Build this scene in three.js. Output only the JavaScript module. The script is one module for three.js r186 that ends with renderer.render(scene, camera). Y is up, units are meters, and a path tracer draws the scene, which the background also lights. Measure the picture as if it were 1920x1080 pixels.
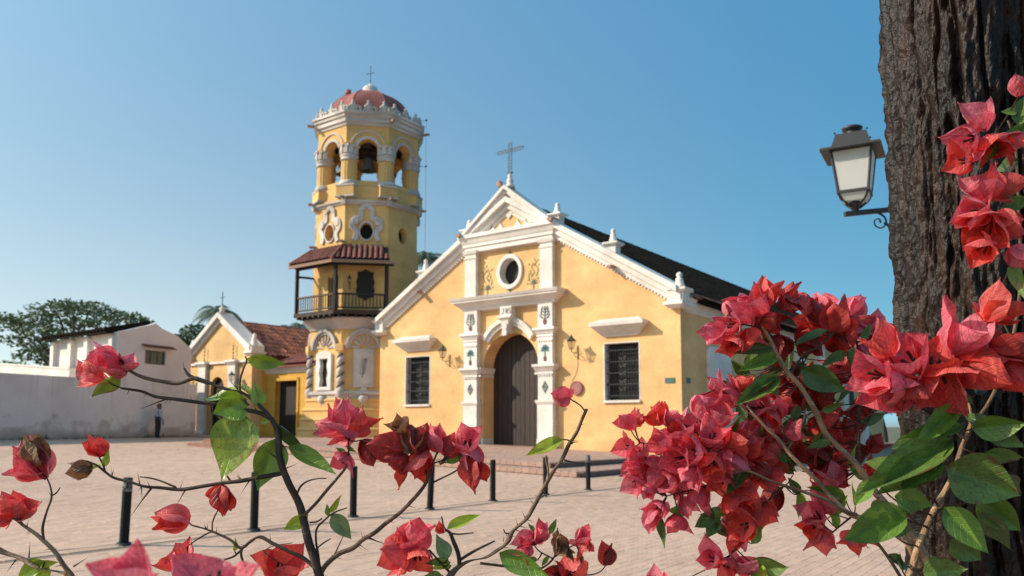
import * as THREE from 'three';
import { mergeGeometries } from 'three/addons/utils/BufferGeometryUtils.js';
import { RoundedBoxGeometry } from 'three/addons/geometries/RoundedBoxGeometry.js';
import { MarchingCubes } from 'three/addons/objects/MarchingCubes.js';

// ---------------------------------------------------------------- camera, sky, sun, exposure
const W = 1920, H = 1080, FPX = 1490, CX = 960, CY = 655, HORIZON = 797, EYE = 1.6;
const PITCH = Math.atan((HORIZON - CY) / FPX);
const scene = new THREE.Scene();
const camera = new THREE.PerspectiveCamera(2 * Math.atan(CY / FPX) * 180 / Math.PI, W / (2 * CY), 0.05, 3000);
camera.position.set(0, EYE, 0);
camera.rotation.x = PITCH;
camera.setViewOffset(W, 2 * CY, 0, 0, W, H);
camera.focus = 1.12;
camera.userData.fStop = 10.5;
camera.updateMatrixWorld();
const SUN = new THREE.Vector3(-0.853, 0.521, 0.075).normalize();
const renderer = new THREE.WebGLRenderer({ antialias: true });
renderer.toneMapping = THREE.LinearToneMapping;
renderer.toneMappingExposure = 1.21;
renderer.shadowMap.enabled = true;
renderer.setSize(1024, 576);
{
  // clear tropical sky: deep blue away from the sun, paler towards it and towards the horizon
  const w = 512, h = 256, d = new Float32Array(w * h * 4), L = THREE.MathUtils.lerp, S = THREE.MathUtils.smoothstep;
  for (let j = 0; j < h; j++) for (let i = 0; i < w; i++) {
    const el = ((j + 0.5) / h - 0.5) * Math.PI, az = ((i + 0.5) / w - 0.5) * 2 * Math.PI;
    const x = Math.cos(az) * Math.cos(el), y = Math.sin(el), z = Math.sin(az) * Math.cos(el);
    const c = x * SUN.x + y * SUN.y + z * SUN.z, g = Math.acos(Math.min(1, Math.max(-1, c)));
    const up = Math.max(0, y), pale = Math.exp(-up * 5.2), glow = Math.min(1.6, Math.exp(-g * 2.6) * 2.5);
    const k = (j * w + i) * 4, deep = [0.021, 0.186, 0.405], mid = [0.27, 0.59, 0.70], haze = [0.46, 0.22, 0.04], tint = [0.8, 1.0, 0.95], side = S(c, -0.35, 0.4) * pale;
    for (let n = 0; n < 3; n++) d[k + n] = y < 0 ? [0.30, 0.25, 0.20][n] : L(deep[n], mid[n], pale) + glow * tint[n] + haze[n] * side;
    d[k + 3] = 1;
  }
  const t = new THREE.DataTexture(d, w, h, THREE.RGBAFormat, THREE.FloatType);
  t.mapping = THREE.EquirectangularReflectionMapping; t.magFilter = THREE.LinearFilter; t.needsUpdate = true;
  scene.background = t; scene.environment = t;
}
const sun = new THREE.DirectionalLight(new THREE.Color().setRGB(1, 0.89, 0.73), 4.6);
sun.position.copy(SUN).multiplyScalar(80).add(new THREE.Vector3(0, 0, -20)); sun.target.position.set(0, 0, -20);
sun.castShadow = true; sun.shadow.radius = 1; sun.shadow.mapSize.set(4096, 4096);
Object.assign(sun.shadow.camera, { left: -45, right: 45, top: 45, bottom: -45, near: 1, far: 200 });
scene.add(sun, sun.target);

// ---------------------------------------------------------------- helpers
let seed = 7;
const rnd = () => { seed = (seed + 0x6d2b79f5) | 0; let t = Math.imul(seed ^ (seed >>> 15), 1 | seed); t = (t + Math.imul(t ^ (t >>> 7), 61 | t)) ^ t; return ((t ^ (t >>> 14)) >>> 0) / 4294967296; };
const rr = (a, b) => a + (b - a) * rnd();
const V = (x, y, z) => new THREE.Vector3(x, y, z);
const RAD = Math.PI / 180;
const at = (px, py, Z) => { // point of the place Z metres ahead that the lens sees there
  const x = (px - CX) / FPX, y = -(py - CY) / FPX, c = Math.cos(PITCH), s = Math.sin(PITCH);
  const r = V(x, y * c + s, y * s - c); return r.multiplyScalar(Z / -r.z).add(camera.position);
};
const GA = 0.0135, GB = -0.0285, groundY = (x, z) => -GA * z + GB * x; // the plaza falls gently towards the right
const taken = {};
const numbered = (n) => { const k = taken[n] = (taken[n] ?? -1) + 1; return k ? n + '_' + String(k).padStart(3, '0') : n; };
function tag(o, label, category, group, kind) { o.userData.label = label; if (category) o.userData.category = category; if (group) o.userData.group = group; if (kind) o.userData.kind = kind; return o; }
function thing(name, label, category, p = [0, 0, 0], turn = 0, group) {
  const o = new THREE.Group(); o.name = numbered(name); o.position.set(...p); o.rotation.y = turn; scene.add(o); return tag(o, label, category, group);
}
function sub(name, parent) { const g = new THREE.Group(); g.name = name; parent.add(g); return g; }
function prep(g) {
  const q = g.index ? g.toNonIndexed() : g.clone(); if (!q.attributes.normal) q.computeVertexNormals();
  for (const k of Object.keys(q.attributes)) if (!['position', 'normal', 'uv'].includes(k)) q.deleteAttribute(k);
  q.clearGroups(); return q;
}
function boxUV(g) { // texture coordinates in metres, from the dominant axis of each face
  const p = g.attributes.position, n = g.attributes.normal, uv = new Float32Array(p.count * 2), a = V(), b = V(), c = V();
  for (let i = 0; i < p.count; i += 3) {
    a.fromBufferAttribute(p, i); b.fromBufferAttribute(p, i + 1).sub(a); c.fromBufferAttribute(p, i + 2).sub(a); b.cross(c);
    const x = Math.abs(b.x), y = Math.abs(b.y), z = Math.abs(b.z);
    for (let k = i; k < i + 3; k++) {
      const X = p.getX(k), Y = p.getY(k), Z = p.getZ(k);
      uv[k * 2] = x > y && x > z ? Z : X; uv[k * 2 + 1] = y > x && y > z ? Z : Y;
    }
  }
  g.setAttribute('uv', new THREE.BufferAttribute(uv, 2)); return g;
}
function merged(list) {
  const q = [].concat(list).map(prep); for (const g of q) if (!g.attributes.uv) g.setAttribute('uv', new THREE.BufferAttribute(new Float32Array(g.attributes.position.count * 2), 2));
  return q.length > 1 ? mergeGeometries(q) : q[0];
}
function put(name, g, mat, parent) { const m = new THREE.Mesh(g, mat); m.name = name; m.castShadow = m.receiveShadow = true; parent.add(m); if (parent === scene) m.name = numbered(name); return m; }
const mk = (name, list, mat, parent) => put(name, boxUV(merged(list)), mat, parent);
const EU = new THREE.Euler();
function T(g, x = 0, y = 0, z = 0, rx = 0, ry = 0, rz = 0, s = 1) {
  const m = new THREE.Matrix4().compose(V(x, y, z), new THREE.Quaternion().setFromEuler(EU.set(rx, ry, rz)), Array.isArray(s) ? V(...s) : V(s, s, s)); return g.applyMatrix4(m);
}
const box = (w, h, d, x, y, z, rx, ry, rz) => T(new THREE.BoxGeometry(w, h, d), x, y, z, rx, ry, rz);
const rbox = (w, h, d, x, y, z, r = 0.015, rx, ry, rz) => T(new RoundedBoxGeometry(w, h, d, 1, Math.min(r, w / 3, h / 3, d / 3)), x, y, z, rx, ry, rz);
const span = (u0, u1, v0, v1, n0, n1, r) => r === 0 ? box(u1 - u0, v1 - v0, n1 - n0, (u0 + u1) / 2, (v0 + v1) / 2, (n0 + n1) / 2) : rbox(u1 - u0, v1 - v0, n1 - n0, (u0 + u1) / 2, (v0 + v1) / 2, (n0 + n1) / 2, r ?? 0.012);
const poly = (pts, holes = []) => { const s = new THREE.Shape(pts.map((p) => new THREE.Vector2(...p))); s.holes = holes; return s; };
const hole = (pts) => new THREE.Path(pts.map((p) => new THREE.Vector2(...p)));
const ext = (s, z0, z1, bevel = 0) => { const g = new THREE.ExtrudeGeometry(s, { depth: z1 - z0 - 2 * bevel, bevelEnabled: bevel > 0, bevelThickness: bevel, bevelSize: bevel, bevelOffset: -bevel, bevelSegments: 1, curveSegments: 20 }); return T(g, 0, 0, z0 + bevel); };
const arc = (cx, cy, rx, ry, a0, a1, n = 20) => Array.from({ length: n + 1 }, (_, i) => { const a = (a0 + (a1 - a0) * i / n) * RAD; return [cx + rx * Math.cos(a), cy + ry * Math.sin(a)]; });
const archPts = (u0, u1, v0, spring, ry) => [[u0, v0], [u1, v0], ...arc((u0 + u1) / 2, spring, (u1 - u0) / 2, ry ?? (u1 - u0) / 2, 0, 180)];
const lathe = (prof, seg = 20) => new THREE.LatheGeometry(prof.map((p) => new THREE.Vector2(...p)), seg);
const flat = (g) => { const q = g.index ? g.toNonIndexed() : g; q.deleteAttribute('normal'); q.computeVertexNormals(); return q; };
const octa = (prof) => flat(T(new THREE.LatheGeometry(prof.map(([a, v]) => new THREE.Vector2(a / Math.cos(22.5 * RAD), v)), 8), 0, 0, 0, 0, 22.5 * RAD)); // profile in apothems
const cyl = (r0, r1, h, x, y, z, seg = 12, rx, ry, rz) => T(new THREE.CylinderGeometry(r1, r0, h, seg), x, y, z, rx, ry, rz);
function tube(pts, r, seg = 8, n) { // tapered tube through points; r is a number or [start, end] or one per point
  const P = pts.map((p) => p.isVector3 ? p : V(...p)), c = new THREE.CatmullRomCurve3(P, false, 'centripetal'), N = n ?? Math.max(4, (P.length - 1) * 4);
  const fr = c.computeFrenetFrames(N, false), pos = [], idx = [], uv = [];
  const R = (t) => typeof r === 'number' ? r : r.length === 2 ? r[0] + (r[1] - r[0]) * t : (() => { const k = Math.min(r.length - 2, Math.floor(t * (r.length - 1))), q = t * (r.length - 1) - k; return r[k] + (r[k + 1] - r[k]) * q; })();
  let run = 0, last = null;
  for (let i = 0; i <= N; i++) {
    const p = c.getPoint(i / N), rad = R(i / N); if (last) run += p.distanceTo(last); last = p;
    for (let j = 0; j <= seg; j++) { const a = j / seg * 2 * Math.PI, q = p.clone().addScaledVector(fr.normals[i], Math.cos(a) * rad).addScaledVector(fr.binormals[i], Math.sin(a) * rad); pos.push(q.x, q.y, q.z); uv.push(j / seg, run * 12); }
  }
  for (let i = 0; i < N; i++) for (let j = 0; j < seg; j++) { const a = i * (seg + 1) + j, b = a + seg + 1; idx.push(a, b, a + 1, b, b + 1, a + 1); }
  const s0 = pos.length / 3, e0 = c.getPoint(0), e1 = c.getPoint(1); pos.push(e0.x, e0.y, e0.z, e1.x, e1.y, e1.z); uv.push(0, 0, 0, 0);
  for (let j = 0; j < seg; j++) { idx.push(s0, j, j + 1); const b = N * (seg + 1) + j; idx.push(s0 + 1, b + 1, b); }
  const g = new THREE.BufferGeometry(); g.setAttribute('position', new THREE.Float32BufferAttribute(pos, 3)); g.setAttribute('uv', new THREE.Float32BufferAttribute(uv, 2)); g.setIndex(idx); g.computeVertexNormals(); return g;
}
function ribbon(pts, w, z0, z1, bevel = 0) { // flat band that follows a smooth path, as relief
  const c = new THREE.SplineCurve(pts.map((p) => new THREE.Vector2(...p))), N = pts.length * 5, A = [], B = [], wid = (t) => typeof w === 'number' ? w : w[0] + (w[1] - w[0]) * t;
  for (let i = 0; i <= N; i++) { const p = c.getPoint(i / N), t = c.getTangent(i / N), k = wid(i / N) / 2; A.push([p.x - t.y * k, p.y + t.x * k]); B.push([p.x + t.y * k, p.y - t.x * k]); }
  return ext(poly([...B, ...A.reverse()]), z0, z1, bevel);
}
function solid(bottom, top) { // closed solid between two rings of points
  const n = bottom.length, pos = [], tri = (a, b, c) => pos.push(...a, ...b, ...c);
  for (let i = 0; i < n; i++) { const j = (i + 1) % n; tri(bottom[i], bottom[j], top[j]); tri(bottom[i], top[j], top[i]); }
  for (let i = 1; i < n - 1; i++) { tri(top[0], top[i], top[i + 1]); tri(bottom[0], bottom[i + 1], bottom[i]); }
  const g = new THREE.BufferGeometry(); g.setAttribute('position', new THREE.Float32BufferAttribute(pos, 3)); g.computeVertexNormals(); return g;
}
const hexa = (u0, u1, n0, n1, v0, U0, U1, N0, N1, v1) => solid([[u0, v0, n1], [u1, v0, n1], [u1, v0, n0], [u0, v0, n0]], [[U0, v1, N1], [U1, v1, N1], [U1, v1, N0], [U0, v1, N0]]);
// stacked mouldings round a rectangle: layers [v0, v1, overhang below, overhang above]
const stack = (u0, u1, n0, n1, layers, back = 0) => layers.map(([v0, v1, a, b = a]) => hexa(u0 - a, u1 + a, n0 - (back ? a : 0), n1 + a, v0, u0 - b, u1 + b, n0 - (back ? b : 0), n1 + b, v1));

// ---------------------------------------------------------------- textures and materials
function hash(x, y, s) { let h = (x * 374761393 + y * 668265263 + s * 974634777) | 0; h = Math.imul(h ^ (h >>> 13), 1274126177); return ((h ^ (h >>> 16)) >>> 0) / 4294967296; }
function vnoise(x, y, px, py, s) { // value noise that repeats every px, py cells
  const ix = Math.floor(x), iy = Math.floor(y), f = x - ix, g = y - iy, a = f * f * (3 - 2 * f), b = g * g * (3 - 2 * g), m = (v, p) => ((v % p) + p) % p;
  const h = (i, j) => hash(m(i, px), m(j, py), s);
  return (h(ix, iy) * (1 - a) + h(ix + 1, iy) * a) * (1 - b) + (h(ix, iy + 1) * (1 - a) + h(ix + 1, iy + 1) * a) * b;
}
function fbm(x, y, px, py, s, oct = 5, gain = 0.5) { let v = 0, a = 1, t = 0; for (let o = 0; o < oct; o++) { v += a * vnoise(x, y, px, py, s + o * 17); t += a; a *= gain; x *= 2; y *= 2; px *= 2; py *= 2; } return v / t; }
function dataTex(n, fn, srgb, size = 1) {
  const d = new Uint8Array(n * n * 4);
  for (let j = 0; j < n; j++) for (let i = 0; i < n; i++) { const c = fn(i / n, j / n), k = (j * n + i) * 4; for (let q = 0; q < 3; q++) d[k + q] = Math.max(0, Math.min(255, 255 * (Array.isArray(c) ? c[q] : c))); d[k + 3] = 255; }
  const t = new THREE.DataTexture(d, n, n); t.wrapS = t.wrapT = THREE.RepeatWrapping; t.magFilter = THREE.LinearFilter; t.repeat.set(1 / size, 1 / size); if (srgb) t.colorSpace = THREE.SRGBColorSpace; t.needsUpdate = true; return t;
}
const again = (t, size) => { const c = t.clone(); c.repeat.set(1 / size, 1 / size); c.needsUpdate = true; return c; };
const C = (r, g, b) => new THREE.Color().setRGB(r, g, b);
const std = (o) => new THREE.MeshStandardMaterial({ roughness: 0.85, ...o });
const texWash = dataTex(512, (x, y) => { const a = fbm(x * 4, y * 4, 4, 4, 3, 6), b = fbm(x * 3, y * 14, 3, 14, 9, 4), c = fbm(x * 40, y * 40, 40, 40, 21, 2); const v = 0.78 + 0.24 * a + 0.09 * (b - 0.5) + 0.05 * (c - 0.5) - 0.12 * Math.max(0, fbm(x * 7, y * 5, 7, 5, 151, 4) - 0.58); return [v, v * (0.985 + 0.02 * b), v * (0.95 + 0.05 * a)]; }, true, 5);
const texHouse = dataTex(1024, (x, y) => { const h = y * 8, a = fbm(x * 6, y * 6, 6, 6, 141, 6), s = fbm(x * 60, y * 2, 60, 2, 143, 4), f = fbm(x * 24, y * 24, 24, 24, 145, 4); let v = 0.86 + 0.2 * (a - 0.4); const base = Math.max(0, 1 - h / (0.25 + 0.9 * Math.pow(f, 2) * 2)) * (h < 4 ? 1 : 0), drip = h < 2.7 ? Math.max(0, s - 0.56) * 1.6 * Math.max(0, 1 - (2.7 - h) / 1.6) : 0, patch = Math.max(0, a - 0.6) * 0.9; v -= 0.24 * base + 0.32 * drip + 0.25 * patch; return [v, v * (0.985 - 0.05 * base), v * (0.97 - 0.1 * base)]; }, true, 8);
const texPlaster = dataTex(512, (x, y) => 0.5 * fbm(x * 9, y * 9, 9, 9, 5, 6, 0.55) + 0.35 * fbm(x * 60, y * 60, 60, 60, 8, 3) + 0.15 * fbm(x * 3, y * 3, 3, 3, 31, 2), false, 2.2);
const texGrit = dataTex(256, (x, y) => 0.55 + 0.45 * fbm(x * 24, y * 24, 24, 24, 12, 4), true, 0.6);
const texDirt = dataTex(512, (x, y) => { const a = fbm(x * 6, y * 6, 6, 6, 41, 6), b = fbm(x * 22, y * 22, 22, 22, 44, 3); const v = 0.72 + 0.42 * (a - 0.35) + 0.10 * (b - 0.5); return [v, v * 0.985, v * 0.965]; }, true, 6);
const texWood = dataTex(256, (x, y) => { const g = fbm(x * 26, y * 2, 26, 2, 61, 5), f = fbm(x * 90, y * 4, 90, 4, 66, 2); const v = 0.55 + 0.5 * (g - 0.4) + 0.25 * (f - 0.5); return [v, v * 0.95, v * 0.9]; }, true, 0.8);
const texWoodBump = dataTex(256, (x, y) => fbm(x * 26, y * 2, 26, 2, 61, 5), false, 0.8);
const plaster = (c, rough = 0.9, map = texWash) => std({ color: c, map, bumpMap: texPlaster, bumpScale: 0.012, roughness: rough });
const M = {
  yellow: plaster(C(0.87, 0.52, 0.23)), ochre: plaster(C(0.80, 0.43, 0.07)), towerYellow: plaster(C(0.84, 0.50, 0.185), 0.9, again(texWash, 6)),
  white: plaster(C(0.88, 0.80, 0.75), 0.85), whiteOld: plaster(C(0.93, 0.83, 0.77), 0.9, again(texDirt, 9)), house: plaster(C(0.99, 0.87, 0.82), 0.92, texHouse),
  red: plaster(C(0.50, 0.15, 0.125), 0.85, again(texDirt, 4)),
  tile: std({ color: C(0.37, 0.13, 0.07), map: texGrit, roughness: 0.9 }), tilePale: std({ color: C(0.66, 0.40, 0.31), map: texGrit }), tileDark: new THREE.MeshPhysicalMaterial({ color: C(0.035, 0.026, 0.02), map: texGrit, roughness: 1, specularIntensity: 0.1 }), tileRed: std({ color: C(0.33, 0.085, 0.055), map: texGrit }),
  mortar: std({ color: C(0.44, 0.31, 0.23), map: again(texDirt, 3) }),
  wood: std({ color: C(0.038, 0.022, 0.014), map: texWood, bumpMap: texWoodBump, bumpScale: 0.004, roughness: 0.65 }),
  doorWood: std({ color: C(0.15, 0.085, 0.068), map: texWood, bumpMap: texWoodBump, bumpScale: 0.003, roughness: 0.7 }),
  dark: std({ color: C(0.02, 0.018, 0.014) }), shutter: std({ color: C(0.014, 0.013, 0.009), map: texWood, roughness: 0.8 }),
  iron: std({ color: C(0.025, 0.025, 0.026), roughness: 0.5, metalness: 0.3 }), ironBlue: std({ color: C(0.02, 0.05, 0.085), roughness: 0.55, metalness: 0.2 }),
  bronze: std({ color: C(0.13, 0.14, 0.12), roughness: 0.6, metalness: 0.4 }),
  leafPaint: std({ color: C(0.06, 0.15, 0.15), roughness: 0.6 }), greyPaint: std({ color: C(0.07, 0.085, 0.085), roughness: 0.7 }), potPaint: std({ color: C(0.14, 0.055, 0.045), roughness: 0.7 }), olivePaint: std({ color: C(0.20, 0.17, 0.06), roughness: 0.8 }),
  stepSide: std({ color: C(0.30, 0.17, 0.12), map: again(texDirt, 2) }), clay: std({ color: C(0.50, 0.30, 0.21), map: texGrit, roughness: 0.95 }),
  glass: new THREE.MeshPhysicalMaterial({ color: C(0.9, 0.9, 0.88), transmission: 1, roughness: 0.05, thickness: 0 }),
  milk: new THREE.MeshPhysicalMaterial({ color: C(0.85, 0.83, 0.78), transmission: 0.55, roughness: 0.75, thickness: 0 }),
};

// ---------------------------------------------------------------- ground: plaza, kerb line, raised church forecourt
const PHI = -36 * RAD, RX = V(Math.cos(PHI), 0, -Math.sin(PHI)), NX = V(Math.sin(PHI), 0, Math.cos(PHI)); // along the facade to the right, and out of it
const ORG = V(-0.157, 0.686, -33.618).addScaledVector(RX, 0.1); // middle of the church front at threshold level
const loc = (u, n, h = 0) => { const p = ORG.clone().addScaledVector(RX, u).addScaledVector(NX, n); p.y = groundY(p.x, p.z) + h; return p; };
const toLoc = (p) => { const d = p.clone().sub(ORG); return [d.dot(RX), d.dot(NX)]; };
const GUP = V(-GB, 1, GA).normalize(), GR = RX.clone().addScaledVector(GUP, -RX.dot(GUP)).normalize(), GN = new THREE.Vector3().crossVectors(GR, GUP).normalize();
const seen = (p, m = 40) => { const d = p.clone().sub(camera.position), c = Math.cos(PITCH), s = Math.sin(PITCH), z = -(-d.y * s + d.z * c), y = d.y * c + d.z * s; if (z < 1) return false; const x = CX + FPX * d.x / z, q = CY - FPX * y / z; return x > -m && x < W + m && q < H + m + 30 && q > 0; };
{
  const earth = put('terrain', boxUV(merged(T(new THREE.PlaneGeometry(4000, 4000), 0, -5.2, -600, -Math.PI / 2))), std({ color: C(0.20, 0.19, 0.11), map: again(texDirt, 30) }), scene);
  tag(earth, 'flat dry land around the town beyond the plaza', null, null, 'structure');
}
const plaza = new THREE.Group(); plaza.name = 'plaza_pavement'; scene.add(plaza); tag(plaza, 'sunlit beige brick pavement of the wide open plaza', null, null, 'structure');
const q4 = (pts, h) => solid(pts.map(([u, n]) => loc(u, n, h - 0.3).toArray()), pts.map(([u, n]) => loc(u, n, h).toArray()));
mk('paving_bed', q4([[-70, 60], [70, 60], [70, -60], [-70, -60]], -0.005), M.mortar, plaza);
const KERB_U = toLoc(V(-4.39, 0, -9.16))[0]; // the flush line of kerb stones that the bollards stand in
const inSlab = (u, n) => (u < 9.0 && n < 9.25 && u > -9.1) || (u > -21.4 && n < 4 && u < 0);
const paverGeo = merged([T(new RoundedBoxGeometry(0.2405, 0.05, 0.1205, 1, 0.003), 0, -0.025, 0)]);
const brickTone = (k) => { const v = 0.91 + 0.17 * rnd(), w = rnd(); return C(0.94 * v * k, (0.585 + 0.02 * w) * v * k, (0.41 + 0.03 * w) * v * k); };
const paverMats = Array.from({ length: 5 }, () => std({ color: brickTone(1), map: texGrit, roughness: 0.9 }));
const paverMat = std({ color: 0xffffff, map: texGrit, roughness: 0.9 });
const BASIS = new THREE.Matrix4().makeBasis(GR, GUP, GN), BASIS90 = new THREE.Matrix4().makeBasis(GN.clone().negate(), GUP, GR);
function field(parent, name, h, lu, ln, u0, u1, n0, n1, ok, tone, turn, near, sw = 1) {
  const list = [];
  let row = 0;
  for (let a = turn ? u0 : n0; a < (turn ? u1 : n1); a += ln, row++) for (let b = (turn ? n0 : u0) + (row % 2) * lu / 2; b < (turn ? n1 : u1); b += lu) {
    const u = turn ? a : b, n = turn ? b : a; if (!ok(u, n)) continue;
    const p = loc(u, n, h); if (!seen(p)) continue; list.push([p, p.distanceTo(camera.position)]);
  }
  list.sort((a, b) => a[1] - b[1]);
  const mat = (p) => { const m = (turn ? BASIS90 : BASIS).clone().multiply(new THREE.Matrix4().makeRotationFromEuler(EU.set(rr(-0.012, 0.012), rr(-0.02, 0.02), rr(-0.012, 0.012)))); m.scale(V(lu / 0.243, 1, ln / 0.123)); return m.setPosition(p.x, p.y + rr(-0.0015, 0.0015), p.z); };
  list.slice(0, near).forEach(([p]) => { const m = put(name, paverGeo, paverMats[Math.floor(rnd() * 5)], parent); m.applyMatrix4(mat(p)); });
  const rest = list.slice(near), im = new THREE.InstancedMesh(paverGeo, paverMat, rest.length);
  rest.forEach(([p], i) => { im.setMatrixAt(i, mat(p)); const [u, n] = toLoc(p), w = 0.87 + 0.24 * fbm(u * 0.3 + 50, n * 0.3 + 50, 999, 999, 171, 5) + (fbm(u * 1.3 + 50, n * 1.3 + 50, 999, 999, 177, 3) > 0.68 ? -0.07 : 0); im.setColorAt(i, tone().multiplyScalar(w)); });
  im.name = name + 's'; im.castShadow = im.receiveShadow = true; tag(im, null, null, null, 'stuff'); delete im.userData.label; parent.add(im);
}
field(plaza, 'paver', 0, 0.243, 0.123, -34, 40, 0.4, 30, (u, n) => !inSlab(u, n) && Math.abs(u - KERB_U) > 0.17, () => brickTone(1), true, 300);
for (let n = 9.6; n < 31; n += 0.62) { const m = put('kerb_stone', merged([T(new RoundedBoxGeometry(0.61, 0.08, 0.19, 1, 0.008), 0, -0.037, 0)]), paverMats[Math.floor(rnd() * 5)], plaza); m.applyMatrix4(BASIS90); m.position.copy(loc(KERB_U, n)); }

const court = new THREE.Group(); court.name = 'church_steps'; scene.add(court); tag(court, 'two broad red brick steps and forecourt before the church', null, null, 'structure');
const slabMat = std({ color: C(0.40, 0.20, 0.14), map: again(texDirt, 4) });
mk('lower_step', q4([[-9, 9.17], [8.92, 9.17], [8.92, -2], [-9, -2]], 0.132), slabMat, court);
mk('upper_step', q4([[-9, 8.5], [7.58, 8.5], [7.58, -2], [-9, -2]], 0.272), slabMat, court);
const redTone = () => { const v = 0.88 + 0.22 * rnd(), w = rnd(); return C(0.68 * v, (0.40 + 0.03 * w) * v, (0.30 + 0.03 * w) * v); };
mk('red_paving', q4([[-21.3, 3.9], [-9, 3.9], [-9, -3], [-21.3, -3]], 0.015), slabMat, court);
field(court, 'paving_brick', 0.024, 0.243, 0.123, -21.2, -9.1, 0.4, 3.8, () => true, redTone, true, 0);
field(court, 'forecourt_brick', 0.28, 0.243, 0.123, -8.9, 7.45, 0.2, 8.38, () => true, redTone, true, 0);
field(court, 'step_brick', 0.14, 0.243, 0.123, -8.9, 8.8, 8.56, 9.04, () => true, redTone, true, 0);
field(court, 'step_brick', 0.14, 0.243, 0.123, 7.66, 8.8, 0.2, 8.5, () => true, redTone, true, 0);
{
  const edgeGeo = merged([T(new RoundedBoxGeometry(0.243, 0.13, 0.11, 1, 0.008), 0, -0.065, 0)]), mats = Array.from({ length: 4 }, () => std({ color: redTone(), map: texGrit })), side = Array.from({ length: 3 }, () => std({ color: C(0.33 * rr(0.8, 1.1), 0.2, 0.15), map: texGrit }));
  const edge = (u, n, h, turn) => { const m = put('edge_brick', edgeGeo, (turn ? side : mats)[Math.floor(rnd() * (turn ? 3 : 4))], court); m.applyMatrix4(turn ? BASIS90 : BASIS); m.position.copy(loc(u, n, h + rr(-0.002, 0.003))); };
  for (let u = -8; u < 7.5; u += 0.25) edge(u, 8.5, 0.283);
  for (let u = -3; u < 8.8; u += 0.25) edge(u, 9.17, 0.143);
  for (let n = 2.2; n < 8.45; n += 0.25) edge(7.58, n, 0.283, true);
  for (let n = 2.2; n < 9.1; n += 0.25) edge(8.92, n, 0.143, true);
}

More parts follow.
